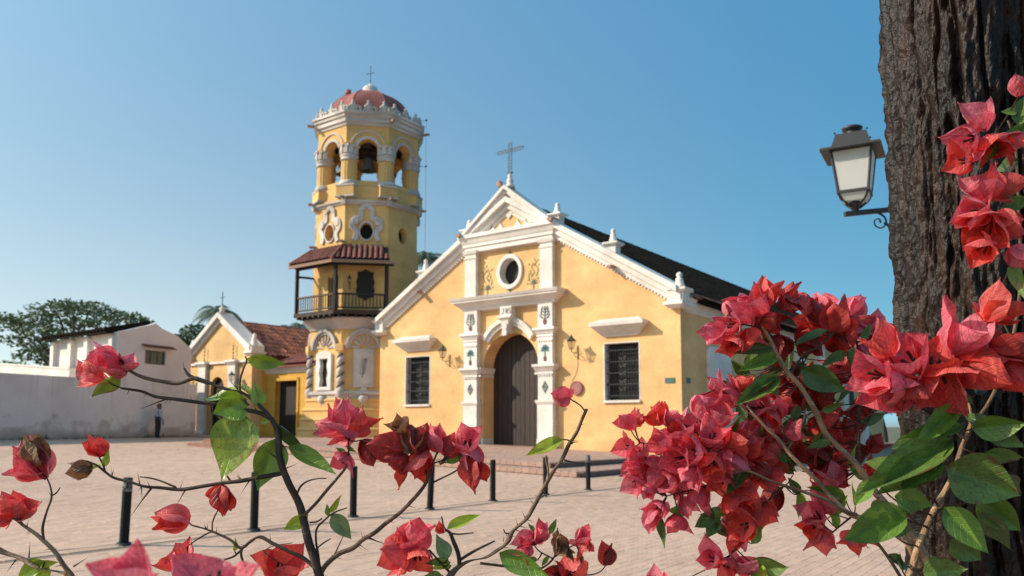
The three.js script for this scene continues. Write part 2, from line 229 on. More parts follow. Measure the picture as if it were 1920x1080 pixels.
// ---------------------------------------------------------------- church
const church = thing('church', 'long yellow church with white portal, stepped gable and dark tiled roof', 'church', ORG.toArray(), PHI);
const HW = 7.75, doorHalf = 1.45, rake = (u) => 5.42 + 0.6 * (7.6 - Math.abs(u));
{
  const c = church, WX = 5.3, wallShape = poly([[-HW, -0.75], [HW, -0.75], [HW, 5.6], [0, 10.2], [-HW, 5.6]], [
    hole(archPts(-doorHalf, doorHalf, 0.0, 3.37)), hole([[-WX - 0.75, 1.85], [-WX + 0.75, 1.85], [-WX + 0.75, 4.07], [-WX - 0.75, 4.07]]), hole([[WX - 0.75, 1.85], [WX + 0.75, 1.85], [WX + 0.75, 4.07], [WX - 0.75, 4.07]]), hole(arc(0, 7.45, 0.5, 0.56, 0, 359, 32))]);
  mk('front_wall', ext(wallShape, -0.9, 0), M.yellow, c);
  mk('side_wall', [span(HW - 0.8, HW, -0.9, 5.3, -34, -0.9, 0)], M.yellow, c);
  mk('side_wall', [span(-HW, -HW + 0.8, -0.9, 5.3, -34, -0.9, 0)], M.yellow, c);
  mk('rear_wall', ext(poly([[-HW, -0.9], [HW, -0.9], [HW, 5.6], [0, 10.1], [-HW, 5.6]]), -34.6, -34), M.yellow, c);
  // white copings along the two slopes of the gable, in three mouldings, with a row of dentils below
  const slope = (s, a, b, lo, hi, n1, n0 = -0.98) => { const p = [[a, rake(a) + lo], [b, rake(b) + lo], [b, rake(b) + hi], [a, rake(a) + hi]].map(([u, v]) => [s * u, v]); return ext(poly(s > 0 ? p.reverse() : p), n0, n1, 0.012); };
  for (const s of [-1, 1]) {
    mk('gable_coping', [slope(s, 0, 7.66, 0, 0.2, 0.12), slope(s, 0, 7.72, 0.19, 0.46, 0.24), slope(s, 0, 7.78, 0.45, 0.70, 0.4)], M.white, c);
    const d = []; for (let u = 2.5; u < 7.5; u += 0.13) d.push(box(0.07, 0.09, 0.1, s * u, rake(u) - 0.03, 0.05, 0, 0, -s * 0.54)); mk('dentil_row', d, M.white, c);
  }
  // little pediment over the portal bay
  const pr = (a, b, lo, hi, n1, s) => { const f = (u) => 10.44 - 0.78 * u, p = [[a, f(a) + lo], [b, f(b) + lo], [b, f(b) + hi], [a, f(a) + hi]].map(([u, v]) => [s * u, v]); return ext(poly(s > 0 ? p.reverse() : p), -0.3, n1, 0.012); };
  for (const s of [-1, 1]) mk('pediment_coping', [pr(0, 2.35, 0.26, 0.4, 0.22, s), pr(0, 2.42, 0.39, 0.56, 0.36, s), pr(0, 2.5, 0.55, 0.72, 0.5, s)], M.white, c);
  mk('pediment_field', ext(poly([[-2.0, 9.2], [2.0, 9.2], [0, 10.75]]), 0, 0.06), M.yellow, c);
  mk('pediment_ornament', [ext(poly([[0, 9.72], [0.12, 9.86], [0.26, 9.98], [0.22, 10.14], [0.1, 10.24], [0, 10.32], [-0.1, 10.24], [-0.22, 10.14], [-0.26, 9.98], [-0.12, 9.86]]), 0.05, 0.13, 0.02),
    ...[-1.25, -0.92, -0.46, 0.46, 0.92, 1.25].map((u) => { const k = Math.abs(u) > 1 ? 0.17 : Math.abs(u) > 0.6 ? 0.36 : 0.32; return ext(poly([[u - 0.2, 9.3], [u + 0.2, 9.3], [u + 0.17, 9.4], [u + 0.08, 9.36 + k * 0.5], [u, 9.33 + k], [u - 0.08, 9.36 + k * 0.5], [u - 0.17, 9.4]]), 0.05, 0.12, 0.015); })], M.white, c);
  mk('entablature', [...stack(-2.32, 2.32, -0.2, 0.26, [[8.5, 8.72, 0], [8.72, 8.86, 0.06], [8.86, 9.1, 0.08, 0.2], [9.1, 9.26, 0.24]]), ...Array.from({ length: 34 }, (_, i) => box(0.05, 0.07, 0.06, -1.65 + i * 0.1, 8.48, 0.03))], M.white, c);
  for (const s of [-1, 1]) {
    mk('upper_pilaster', [span(s * 2 - 0.31, s * 2 + 0.31, 6.4, 8.5, 0, 0.25), ...stack(s * 2 - 0.31, s * 2 + 0.31, 0, 0.25, [[8.2, 8.28, 0.03], [8.42, 8.56, 0.05, 0.1]])], M.white, c);
    const x = s * 1.95, p = sub('portal_pilaster', c);
    mk('shaft', [span(x - 0.36, x + 0.36, -0.3, 5.95, 0, 0.27, 0.02), span(x - 0.385, x + 0.385, -0.3, 1.8, 0, 0.3, 0.02)], M.white, p);
    mk('ledge', stack(x - 0.36, x + 0.36, 0, 0.27, [[1.76, 1.84, 0.05, 0.08], [1.84, 1.92, 0.09]]), M.white, p);
    mk('middle_capital', [...stack(x - 0.36, x + 0.36, 0, 0.27, [[2.98, 3.06, 0.05], [3.1, 3.28, 0.03, 0.16], [3.28, 3.38, 0.18]]), ...(s < 0 ? stack(-1.6, -1.46, -0.72, 0.2, [[2.98, 3.06, 0.05], [3.1, 3.28, 0.02, 0.1], [3.28, 3.38, 0.12]]) : stack(1.46, 1.6, -0.72, 0.2, [[2.98, 3.06, 0.05], [3.1, 3.28, 0.02, 0.1], [3.28, 3.38, 0.12]]))], M.white, p);
    mk('upper_capital', stack(x - 0.36, x + 0.36, 0, 0.27, [[4.36, 4.44, 0.03], [4.52, 4.6, 0.04], [4.62, 4.78, 0.04, 0.14], [4.78, 4.88, 0.17]]), M.white, p);
    mk('dentil_row', [4.33, 2.93].flatMap((v) => Array.from({ length: 6 }, (_, i) => box(0.06, 0.07, 0.05, x - 0.3 + i * 0.12, v, 0.285))), M.white, p);
    // painted relief: a tree in a pot, a palm, a lozenge
    const L = (u, v, a, l, w, z = 0.27) => T(ext(poly([[0, 0], [w, l * 0.45], [0, l], [-w, l * 0.45]]), 0, 0.018), x + u, v, z, 0, 0, a * RAD);
    mk('painted_tree', [span(x - 0.02, x + 0.02, 5.12, 5.68, 0.27, 0.288, 0), ...[5.25, 5.36, 5.47, 5.58].flatMap((v, i) => [-1, 1].flatMap((k) => [L(k * 0.02, v, -k * (74 - i * 14), 0.24 - i * 0.03, 0.025), L(k * (0.2 - i * 0.035), v + 0.1, -k * 30, 0.1, 0.035), L(k * 0.12, v + 0.06, -k * 60, 0.08, 0.03)])), L(0, 5.66, 0, 0.12, 0.03)], M.greyPaint, p);
    mk('painted_pot', ext(poly([[x - 0.06, 5.0], [x + 0.06, 5.0], [x + 0.1, 5.14], [x + 0.06, 5.22], [x - 0.06, 5.22], [x - 0.1, 5.14]]), 0.27, 0.292), M.potPaint, p);
    mk('painted_palm', [...[-100, -70, -45, -20, 0, 20, 45, 70, 100].map((a) => L(0, 3.96, a, 0.24, 0.05)), span(x - 0.025, x + 0.025, 3.6, 3.98, 0.27, 0.288, 0)], M.leafPaint, p);
    mk('painted_palm_foot', ext(poly([[x - 0.05, 3.5], [x + 0.05, 3.5], [x + 0.08, 3.62], [x + 0.04, 3.72], [x - 0.04, 3.72], [x - 0.08, 3.62]]), 0.27, 0.29), M.potPaint, p);
    mk('painted_lozenge', [ext(poly([[x, 2.2], [x + 0.15, 2.45], [x, 2.7], [x - 0.15, 2.45]], [hole([[x, 2.3], [x + 0.09, 2.45], [x, 2.6], [x - 0.09, 2.45]])]), 0.27, 0.29), ext(poly([[x, 2.38], [x + 0.045, 2.45], [x, 2.52], [x - 0.045, 2.45]]), 0.27, 0.29)], M.greyPaint, p);
  }
  mk('portal_cornice', [...stack(-2.42, 2.42, 0, 0.3, [[5.9, 6.02, 0.0, 0.04], [6.02, 6.22, 0.06, 0.3], [6.22, 6.3, 0.34], [6.3, 6.42, 0.38, 0.44]]), ...Array.from({ length: 38 }, (_, i) => box(0.055, 0.06, 0.05, -1.5 + i * 0.081, 5.87, 0.04))], M.white, c);
  mk('window_shelf', span(-0.62, 0.62, 6.44, 6.52, 0, 0.2), M.white, c);
  // arch moulding on the capitals and its keystone
  const band = (r0, r1, n1) => { const a = arc(0, 3.62, 1.62, 1.84, 146, 34, 28), k = (q) => a.map(([u, v]) => [u * q, 3.62 + (v - 3.62) * q]); return ext(poly([...k(r1), ...k(r0).reverse()]), 0, n1, 0.012); };
  mk('arch_moulding', [band(0.80, 0.9, 0.14), band(0.895, 1.0, 0.24)], M.white, c);
  mk('keystone', [hexa(-0.13, 0.13, 0, 0.34, 4.78, -0.2, 0.2, 0, 0.42, 5.3), ...stack(-0.22, 0.22, 0, 0.36, [[5.3, 5.42, 0.0, 0.12], [5.42, 5.5, 0.13]]), span(-0.3, 0.3, 5.5, 5.92, 0, 0.34, 0.02), ext(ribbonScroll(), 0.36, 0.44)], M.white, c);
  mk('keystone_monogram', [-0.2, -0.03, 0.13].flatMap((u, i) => i === 1 ? [span(u + 0.04, u + 0.07, 5.6, 5.82, 0.34, 0.355, 0), span(u + 0.12, u + 0.15, 5.6, 5.82, 0.34, 0.355, 0), span(u + 0.04, u + 0.15, 5.7, 5.73, 0.34, 0.355, 0)] : i ? [ribbon([[u + 0.14, 5.8], [u + 0.05, 5.8], [u + 0.06, 5.72], [u + 0.13, 5.69], [u + 0.12, 5.61], [u + 0.03, 5.62]], 0.025, 0.34, 0.355)] : [ribbon([[u + 0.1, 5.82], [u + 0.1, 5.66], [u + 0.05, 5.6], [u, 5.64]], 0.025, 0.34, 0.355), span(u + 0.03, u + 0.15, 5.81, 5.83, 0.34, 0.355, 0)]), M.greyPaint, c);
  function ribbonScroll() { return poly([[-0.1, 4.66], [0.1, 4.66], [0.13, 4.8], [0.1, 4.92], [0.14, 5.05], [0.1, 5.18], [-0.1, 5.18], [-0.14, 5.05], [-0.1, 4.92], [-0.13, 4.8]]); }
  // door leaves of vertical planks, set back in the arch
  const door = sub('door', c); M.planks = [0.9, 1, 1.08].map((k) => std({ color: C(0.085 * k, 0.05 * k, 0.04 * k), map: texWood, bumpMap: texWoodBump, bumpScale: 0.003, roughness: 0.7 }));
  mk('door_backing', ext(poly(archPts(-doorHalf - 0.05, doorHalf + 0.05, -0.1, 3.37)), -0.86, -0.8), M.wood, door);
  for (let i = 0; i < 12; i++) { const u0 = -doorHalf + i * 2 * doorHalf / 12 + 0.006, u1 = u0 + 2 * doorHalf / 12 - 0.012, h = (u) => 3.37 + Math.sqrt(Math.max(0, 1.46 ** 2 - u * u)); mk('door_plank', ext(poly([[u0, 0.01], [u1, 0.01], [u1, h(u1)], [(u0 + u1) / 2, h((u0 + u1) / 2)], [u0, h(u0)]]), -0.8, -0.745 - (i % 3) * 0.006, 0.006), M.planks[i % 3], door); }
  mk('door_jamb_base', [span(-1.5, -1.4, 0.0, 0.34, -0.7, 0.1), span(1.4, 1.5, 0.0, 0.34, -0.7, 0.1)], M.white, c);
  // the round window with its ring, and painted plants beside it
  mk('round_window_ring', [ext(poly(arc(0, 7.45, 0.68, 0.76, 0, 359, 40), [hole(arc(0, 7.45, 0.5, 0.57, 0, 359, 40))]), 0, 0.09, 0.02), ext(poly(arc(0, 7.45, 0.515, 0.575, 0, 359, 40), [hole(arc(0, 7.45, 0.49, 0.55, 0, 359, 40))]), -0.34, 0.0)], M.white, c);
  mk('round_window_pane', ext(poly(arc(0, 7.45, 0.55, 0.6, 0, 359, 32)), -0.38, -0.32), M.dark, c);
  const LL = (u, v, a, l, w) => T(ext(poly([[0, 0], [w, l * 0.45], [0, l], [-w, l * 0.45]]), 0, 0.016), u, v, 0, 0, 0, a * RAD);
  for (const s of [-1, 1]) {
    mk('painted_plant', [span(s * 1.22 - 0.02, s * 1.22 + 0.02, 6.5, 6.9, 0, 0.018, 0), ...[-80, -50, -22, 0, 22, 50, 80].map((a) => LL(s * 1.22, 6.78, a, 0.28, 0.022)), ...[-80, -50, 50, 80].map((a) => LL(s * 1.22 - Math.sin(a * RAD) * 0.28, 6.8 + Math.cos(a * RAD) * 0.28, a + 40, 0.09, 0.035))], M.greyPaint, c);
    mk('painted_vine', [...[[[1.1, 7.1], [1.25, 7.3], [1.12, 7.5], [1.2, 7.7]], [[1.34, 7.1], [1.45, 7.4], [1.3, 7.62], [1.45, 7.8]], [[1.0, 7.0], [0.98, 7.2], [1.06, 7.3]]].map((l) => ribbon(l.map(([u, v]) => [s * u, v]), [0.05, 0.02], 0, 0.016)), ...[[1.1, 7.3, 40], [1.22, 7.55, -30], [1.45, 7.55, -60], [1.3, 7.75, 20], [1.05, 7.6, 50], [1.2, 7.2, 80]].map(([u, v, a]) => LL(s * u, v, s * a, 0.15, 0.035))], M.olivePaint, c);
  }
  for (const [v, f] of [[8.2, 1], [6.72, -1]]) mk('painted_sprig', [LL(0, v, 0, f * 0.2, 0.05), LL(0, v, 55, f * 0.17, 0.03), LL(0, v, -55, f * 0.17, 0.03), ...(f < 0 ? [LL(0, 6.6, 30, 0.1, 0.03), LL(0, 6.6, -30, 0.1, 0.03)] : [])], M.greyPaint, c);
  // two tall grilled windows under projecting hoods
  for (const s of [-1, 1]) {
    const x = s * WX, w = sub('window', c);
    mk('reveal', [span(x - 0.79, x - 0.74, 1.82, 4.1, -0.4, 0.012), span(x + 0.74, x + 0.79, 1.82, 4.1, -0.4, 0.012), span(x - 0.79, x + 0.79, 4.06, 4.1, -0.4, 0.012)], M.white, w);
    mk('sill', span(x - 0.8, x + 0.8, 1.76, 1.86, -0.4, 0.09), M.white, w);
    mk('shutter', [span(x - 0.76, x, 1.85, 4.08, -0.5, -0.36), span(x + 0.01, x + 0.76, 1.85, 4.08, -0.5, -0.36)], M.shutter, w);
    for (let i = 0; i < 13; i++) { const u = x - 0.66 + i * 0.11; mk('grille_bar', tube(Array.from({ length: 13 }, (_, k) => [u + 0.012 * Math.sin(k * 1.9 + i), 1.86 + k * 0.185, -0.14 + 0.008 * Math.cos(k * 1.9)]), 0.011, 5, 24), M.iron, w); }
    for (let i = 0; i < 5; i++) mk('grille_rail', span(x - 0.75, x + 0.75, 2.02 + i * 0.44, 2.055 + i * 0.44, -0.16, -0.12), M.iron, w);
    mk('grille_ornament', [2.3, 2.6, 2.9, 3.2, 3.5].flatMap((v) => [-1, 1].map((k) => T(new THREE.TorusGeometry(0.055, 0.012, 5, 12, 4.4), x + k * 0.09, v, -0.11, 0, 0, k > 0 ? 0.5 : 2.2))), std({ color: C(0.12, 0.115, 0.1), roughness: 0.5 }), w);
    mk('window_hood', [hexa(x - 0.78, x + 0.78, -0.05, 0.04, 4.34, x - 1.12, x + 1.12, -0.05, 0.46, 4.72), hexa(x - 1.16, x + 1.16, -0.05, 0.5, 4.72, x - 1.16, x + 1.16, -0.05, 0.52, 4.86), hexa(x - 1.12, x + 1.12, -0.05, 0.48, 4.86, x - 0.8, x + 0.8, -0.05, 0.1, 5.02), ...Array.from({ length: 14 }, (_, i) => box(0.055, 0.06, 0.07, x - 0.68 + i * 0.105, 4.36, 0.06))], M.white, c);
  }
  // pinnacles on the slopes, spouts, apex knob and the lattice iron cross
  const finial = (u, v, k, w) => mk('pinnacle', [...stack(u - w, u + w, -0.3, -0.3 + 2 * w, [[v - 0.3, v + 0.28 * k, 0], [v + 0.28 * k, v + 0.36 * k, 0.04, 0.12], [v + 0.36 * k, v + 0.44 * k, 0.13]], 1), T(lathe([[0.001, 0], [w * 1.05, 0], [w * 0.8, 0.1 * k], [w * 0.55, 0.34 * k], [w * 0.62, 0.38 * k], [w * 0.3, 0.46 * k], [w * 0.5, 0.54 * k], [w * 0.4, 0.62 * k], [0.001, 0.68 * k]], 16), u, v + 0.44 * k, -0.3 + w)], M.white, c);
  for (const s of [-1, 1]) { finial(s * 2.35, rake(2.35) + 0.72, 0.72, 0.2); finial(s * 4.95, rake(4.95) + 0.66, 0.86, 0.2); finial(s * 7.72, rake(7.6) + 0.12, 0.92, 0.24); }
  for (const s of [-1, 1]) {
    mk('coping_foot', [...stack(s * 7.62 - 0.2, s * 7.62 + 0.2, -0.9, 0.2, [[5.2, 5.32, 0.02, 0.16], [5.32, 5.44, 0.18], [5.44, 6.0, 0.06]], 1)], M.white, c);
    mk('rain_spout', [T(hexa(-0.09, 0.09, 0, 0.5, -0.05, -0.09, 0.09, 0, 0.5, 0.06), s * 5.05, rake(5.05) + 0.1, 0, 0.1)], M.tilePale, c);
    mk('rain_spout', [T(hexa(-0.1, 0.1, 0, 0.55, -0.06, -0.12, 0.12, 0, 0.55, 0.07), s * 2.42, 9.3, 0.1, 0.1)], M.tilePale, c);
  }
  mk('apex_block', [rbox(0.2, 0.26, 0.3, -0.32, 11.25, 0.3, 0.02, 0, 0, 0.3)], M.tilePale, c);
  mk('apex_knob', T(lathe([[0.001, 0], [0.24, 0], [0.2, 0.14], [0.12, 0.22], [0.15, 0.3], [0.13, 0.4], [0.08, 0.46], [0.11, 0.54], [0.07, 0.64], [0.001, 0.68]], 16), 0.06, 11.06, 0.1), M.white, c);
  const bar = [], cb = (x0, x1, y0, y1) => bar.push(span(x0, x1, y0, y1, 0.085, 0.115, 0));
  for (const k of [-1, 1]) { cb(0.06 + k * 0.075 - 0.024, 0.06 + k * 0.075 + 0.024, 11.7, 13.1); cb(-0.6, 0.72, 12.76 + k * 0.06 - 0.022, 12.76 + k * 0.06 + 0.022); }
  for (let v = 11.78; v < 13.1; v += 0.13) cb(-0.01, 0.13, v, v + 0.022); for (let u = -0.58; u < 0.74; u += 0.13) cb(u, u + 0.022, 12.7, 12.82);
  bar.push(box(0.26, 0.04, 0.1, 0.06, 11.76, 0.1), cyl(0.012, 0.012, 0.12, -0.65, 12.76, 0.1, 6, 0, 0, 1.57), cyl(0.012, 0.012, 0.12, 0.77, 12.76, 0.1, 6, 0, 0, 1.57));
  mk('iron_cross', bar, M.ironBlue, c);
  // roof: two slopes of dark clay tiles
  const rs = (u) => 10.62 - 0.615 * u;
  for (const s of [-1, 1]) { const p = [[0, rs(0) - 0.25], [8.15, rs(8.15) - 0.2], [8.15, rs(8.15)], [0, rs(0)]].map(([u, v]) => [s * u, v]); mk('roof', ext(poly(s > 0 ? p.reverse() : p), -34.8, -0.98), M.tileDark, c); }
  const tg = T(new THREE.CylinderGeometry(0.085, 0.1, 0.46, 6, 1, true, 0, Math.PI), 0, 0, 0, 0, -Math.PI / 2, 0), n = [], tilt = Math.atan(0.615);
  for (let k = 0; k < 158; k++) for (let j = 0; j < 24; j++) n.push([0.25 + j * 0.34, -1.05 - k * 0.213]);
  const tiles = new THREE.InstancedMesh(T(tg.clone(), 0, 0, 0, 0, Math.PI / 2, 0), new THREE.MeshPhysicalMaterial({ color: 0xffffff, map: texGrit, roughness: 1, specularIntensity: 0.1 }), n.length), ax = V(), q = new THREE.Quaternion(), m4 = new THREE.Matrix4();
  n.forEach(([u, z], i) => { q.setFromUnitVectors(V(0, -1, 0), V(Math.cos(tilt), -Math.sin(tilt), 0)); m4.compose(V(u, rs(u) + 0.0 + rr(0, 0.02), z), q, V(1, 1, 1)); tiles.setMatrixAt(i, m4); const v = rr(0.5, 1.3); tiles.setColorAt(i, C(0.036 * v, 0.026 * v, 0.019 * v)); });
  tiles.name = 'roof_tiles'; tiles.userData.kind = 'stuff'; tiles.castShadow = true; c.add(tiles);
  mk('ridge', Array.from({ length: 40 }, (_, i) => cyl(0.15, 0.13, 0.88, 0, 10.62, -1.5 - i * 0.84, 8, Math.PI / 2)), M.tileDark, c);
  // right flank: white frieze, tile verge, blind arch, pilasters
  mk('side_frieze', [...stack(HW - 0.3, HW, -34, -0.45, [[5.12, 5.36, 0.02, 0.1], [5.36, 5.6, 0.14, 0.3]], 1)], M.white, c);
  mk('eave_tiles', Array.from({ length: 150 }, (_, i) => T(new THREE.CylinderGeometry(0.085, 0.1, 0.4, 6, 1, true, 0, Math.PI), HW + 0.3, 5.68, -0.7 - i * 0.222, 0, 0, 0.95)), M.tile, c);
  mk('side_doorway', T(ext(poly(archShape()), 0, 0.14, 0.02), HW, 0, -3.5, 0, Math.PI / 2, 0), M.white, c);
  function archShape() { return [[-1.2, -0.9], [1.2, -0.9], [1.2, 3.7], ...arc(0.9, 3.7, 0.3, 0.3, 0, 90, 6), ...arc(-0.9, 3.7, 0.3, 0.3, 90, 180, 6)]; }
  for (const z of [-14.4, -18, -23, -28]) mk('side_pilaster', span(HW - 0.1, HW + 0.3, -0.9, 5.1, z - 0.5, z + 0.5), M.white, c);
  for (const z of [-9.8, -20.5, -25.5]) mk('side_window', [span(HW - 0.05, HW + 0.02, 2.1, 4.1, z - 0.6, z + 0.6, 0)], M.dark, c);
  mk('side_kerb', span(HW, HW + 1.2, -1, -0.36, -34, -6, 0.02), M.mortar, c);
}

// ---------------------------------------------------------------- bell tower
const TOW = V(-7.708, 0.686, -42).addScaledVector(RX, 0.48).addScaledVector(NX, 0.54);
const tower = thing('bell_tower', 'octagonal yellow bell tower with red dome and wooden balcony', 'bell tower', TOW.toArray(), PHI); tower.scale.set(0.9, 1, 0.9);
const T8 = Math.tan(22.5 * RAD), C8 = Math.cos(22.5 * RAD);
const onFace = (g, k, apo) => T(T(g, 0, 0, apo), 0, 0, 0, 0, k * 45 * RAD); // face 0 looks the way the church front looks, face 1 is the next to its right
const vert = (k, apo) => { const a = (k * 45 + 22.5) * RAD, r = apo / C8; return [Math.sin(a) * r, Math.cos(a) * r]; }; // corner between face k and k+1
const panel = (k, v0, v1, apo, th, holes = []) => { const h = apo * T8; return onFace(ext(poly([[-h, v0], [h, v0], [h, v1], [-h, v1]], holes), -th, 0), k, apo); };
{
  const t = tower, Y = M.towerYellow;
  // stepped skirt
  const sk = []; for (let i = 0; i < 6; i++) { const v = -0.6 + i * 0.47, a = 3.86 - i * 0.13; sk.push(octa([[0.1, v], [a, v], [a, v + 0.3], [a + 0.05, v + 0.33], [a + 0.05, v + 0.4], [a - 0.1, v + 0.47], [0.1, v + 0.47]])); }
  mk('stepped_base', sk, Y, t);
  mk('sill_band', octa([[2.9, 2.2], [3.06, 2.22], [3.1, 2.34], [3.2, 2.4], [3.2, 2.5], [3.12, 2.56], [2.9, 2.58]]), M.whiteOld, t);
  // lower storey
  for (let k = 0; k < 8; k++) mk('lower_wall', panel(k, 2.2, 5.75, 2.98, 0.5, k === 0 ? [hole([[-0.36, 2.72], [0.36, 2.72], [0.36, 4.2], [-0.36, 4.2]])] : []), Y, t);
  mk('inner_core', octa([[0.05, 2.3], [2.3, 2.3], [2.3, 11], [0.05, 11]]), M.dark, t);
  const fan = (k) => {
    const F = (g) => onFace(g, k, 2.98), cv = 4.62, ring = (r0, r1, z) => ext(poly([...arc(0, cv, r1, r1, 0, 180, 20), ...arc(0, cv, r0, r0, 180, 0, 20)]), 0, z, 0.015);
    mk('arch_moulding', [F(ring(0.74, 0.86, 0.12)), F(ring(0.85, 1.0, 0.2))], M.whiteOld, t);
    const ribs = []; for (let i = 0; i < 7; i++) { const a = (12 + i * 26) * RAD; ribs.push(F(T(ext(poly([[-0.02, 0.2], [0.02, 0.2], [0.075, 0.64], [0, 0.72], [-0.075, 0.64]]), 0, 0.06, 0.015), 0, cv, 0, 0, 0, a - Math.PI / 2))); }
    mk('shell_rib', ribs, M.whiteOld, t);
  };
  for (const k of [7, 0, 1]) fan(k);
  // niche with its dark opening, and the white tablet with a leaf spray
  const wav = (s) => Array.from({ length: 9 }, (_, i) => [s * (0.29 + 0.045 * Math.cos(i * 1.57)), 2.78 + i * 0.172]);
  mk('niche_frame', onFace(ext(poly([[-0.62, 2.6], [0.62, 2.6], [0.62, 4.4], [0.35, 4.5], [0, 4.56], [-0.35, 4.5], [-0.62, 4.4]], [hole([...wav(1), ...wav(-1).reverse()])]), -0.3, 0.14, 0.02), 0, 2.98), M.white, t);
  mk('niche_opening', onFace(span(-0.36, 0.36, 2.72, 4.2, -0.16, -0.1, 0), 0, 2.98), M.dark, t);
  mk('tablet', [onFace(ext(poly([[-0.56, 2.74], [0.56, 2.74], [0.56, 4.62], [-0.56, 4.62]]), 0, 0.07, 0.015), 1, 2.98), onFace(ext(poly([[-0.48, 2.86], [0.48, 2.86], [0.48, 4.5], [-0.48, 4.5]]), 0.07, 0.09, 0.008), 1, 2.98), onFace(ext(poly([[-0.12, 2.74], [-0.3, 2.5], [0.3, 2.5], [0.12, 2.74]]), 0, 0.08, 0.01), 1, 2.98)], M.whiteOld, t);
  mk('painted_spray', [onFace(ribbon([[-0.1, 3.2], [-0.04, 3.5], [0.0, 3.8], [0.06, 4.15]], 0.03, 0.09, 0.105), 1, 2.98), ...[0, 1, 2, 3, 4, 5, 6].flatMap((i) => [-1, 1].map((s) => onFace(T(ext(poly([[0, 0], [0.02, 0.1], [0, 0.23], [-0.02, 0.1]]), 0, 0.016), -0.08 + i * 0.02, 3.36 + i * 0.115, 0.09, 0, 0, -s * 1.0), 1, 2.98)))], M.greyPaint, t);
  // corner columns: twisted with a dark stripe on the near corners
  for (const k of [6, 7, 0, 1]) {
    const col = sub('twisted_column', t), [x, z] = vert(k, 2.98), g = new THREE.CylinderGeometry(0.19, 0.19, 1.75, 26, 70), p = g.attributes.position;
    for (let i = 0; i < p.count; i++) { const a = Math.atan2(p.getX(i), p.getZ(i)), v = p.getY(i), r = Math.hypot(p.getX(i), p.getZ(i)); const q = r < 0.01 ? 0 : 0.185 + 0.03 * Math.cos(a - v * 13); p.setX(i, Math.sin(a) * q); p.setZ(i, Math.cos(a) * q); }
    g.computeVertexNormals();
    mk('shaft', [T(g, x, 3.52, z), T(lathe([[0.05, 2.0], [0.12, 2.06], [0.1, 2.16], [0.2, 2.26], [0.26, 2.42], [0.24, 2.5], [0.27, 2.56], [0.24, 2.64], [0.19, 2.66]], 16), x, 0, z)], M.whiteOld, col);
    mk('stripe', tube(Array.from({ length: 40 }, (_, i) => { const v = 2.66 + i * 0.0436, a = (v - 3.52) * 13 + Math.PI; return [x + Math.sin(a) * 0.165, v, z + Math.cos(a) * 0.165]; }), 0.05, 6, 160), M.greyPaint, col);
    mk('column_capital', [T(lathe([[0.18, 4.38], [0.24, 4.42], [0.22, 4.48], [0.2, 4.5]], 16), x, 0, z), T(rbox(0.46, 0.36, 0.46, 0, 4.66, 0, 0.04), x, 0, z, 0, (k * 45 + 22.5) * RAD)], Y, col);
  }
  mk('corbel', [[0, 0], [1, 0]].map(([k, s]) => onFace(T(lathe([[0.001, 1.78], [0.12, 1.86], [0.16, 1.96], [0.26, 2.06], [0.3, 2.2], [0.22, 2.34]], 16), s, 0, 0.12), k, 2.98)), M.whiteOld, t);
  // white flare below the balcony
  mk('flared_collar', octa([[2.6, 5.58], [3.06, 5.6], [3.1, 5.68], [3.32, 5.92], [3.46, 6.06], [3.46, 6.13], [2.6, 6.13]]), M.whiteOld, t);
  // balcony storey, with openings on the two balcony faces
  const curl = [[-0.42, 7.18], [-0.16, 7.12], [0, 7.0], [0.16, 7.12], [0.42, 7.18], [0.46, 7.4], [0.52, 7.5], [0.44, 7.68], [0.5, 7.95], [0.42, 8.15], [0.44, 8.42], [0.18, 8.46], [0, 8.56], [-0.18, 8.46], [-0.44, 8.42], [-0.42, 8.15], [-0.5, 7.95], [-0.44, 7.68], [-0.52, 7.5], [-0.46, 7.4]];
  for (let k = 0; k < 8; k++) mk('middle_wall', panel(k, 6.0, 9.7, 2.93, 0.45, k === 0 ? [hole([[0.1, 6.45], [0.8, 6.45], [0.8, 8.2], [0.1, 8.2]])] : []), Y, t);
  mk('balcony_door', [onFace(span(0.1, 0.8, 6.45, 8.2, -0.3, -0.22), 0, 2.93), onFace(span(0.06, 0.1, 6.45, 8.26, -0.05, 0.03), 0, 2.93), onFace(span(0.8, 0.84, 6.45, 8.26, -0.05, 0.03), 0, 2.93)], M.wood, t);
  mk('balcony_window', [onFace(ext(poly(curl), 0, 0.06, 0.015), 1, 2.93), onFace(span(-0.3, 0.3, 7.25, 8.35, 0.06, 0.075), 1, 2.93)], M.wood, t);
  // balcony: boards on joists, railing, posts, tiled lean-to roof
  const vertB = (k, a) => { if (k !== 1 || a < 3.3) return vert(k, a); const s = a * T8 - 0.42, q = 45 * RAD; return [s * Math.cos(q) + a * Math.sin(q), a * Math.cos(q) - s * Math.sin(q)]; };
  const FL = 6.12, AO = 3.78, strip = (a0, a1, v0, v1) => { return [0, 1].map((s) => { const q = s ? [vert(0, a1), vertB(1, a1), vert(1, a0), vert(0, a0)] : [vert(-1, a1), vert(0, a1), vert(0, a0), vert(-1, a0)]; return solid(q.map(([x, z]) => [x, v0, z]), q.map(([x, z]) => [x, v1, z])); }); };
  mk('balcony_floor', strip(2.9, AO + 0.12, FL + 0.16, FL + 0.26), M.wood, t);
  mk('floor_fascia', strip(AO + 0.04, AO + 0.14, FL + 0.1, FL + 0.3), std({ color: C(0.16, 0.09, 0.06), map: texWood }), t);
  for (const k of [0, 1]) for (let i = -3; i <= (k ? 2 : 3); i++) mk('joist', onFace(rbox(0.13, 0.17, 1.25, i * 0.44, FL + 0.07, 3.3, 0.02), k, 0), M.wood, t);
  const RT = 7.2;
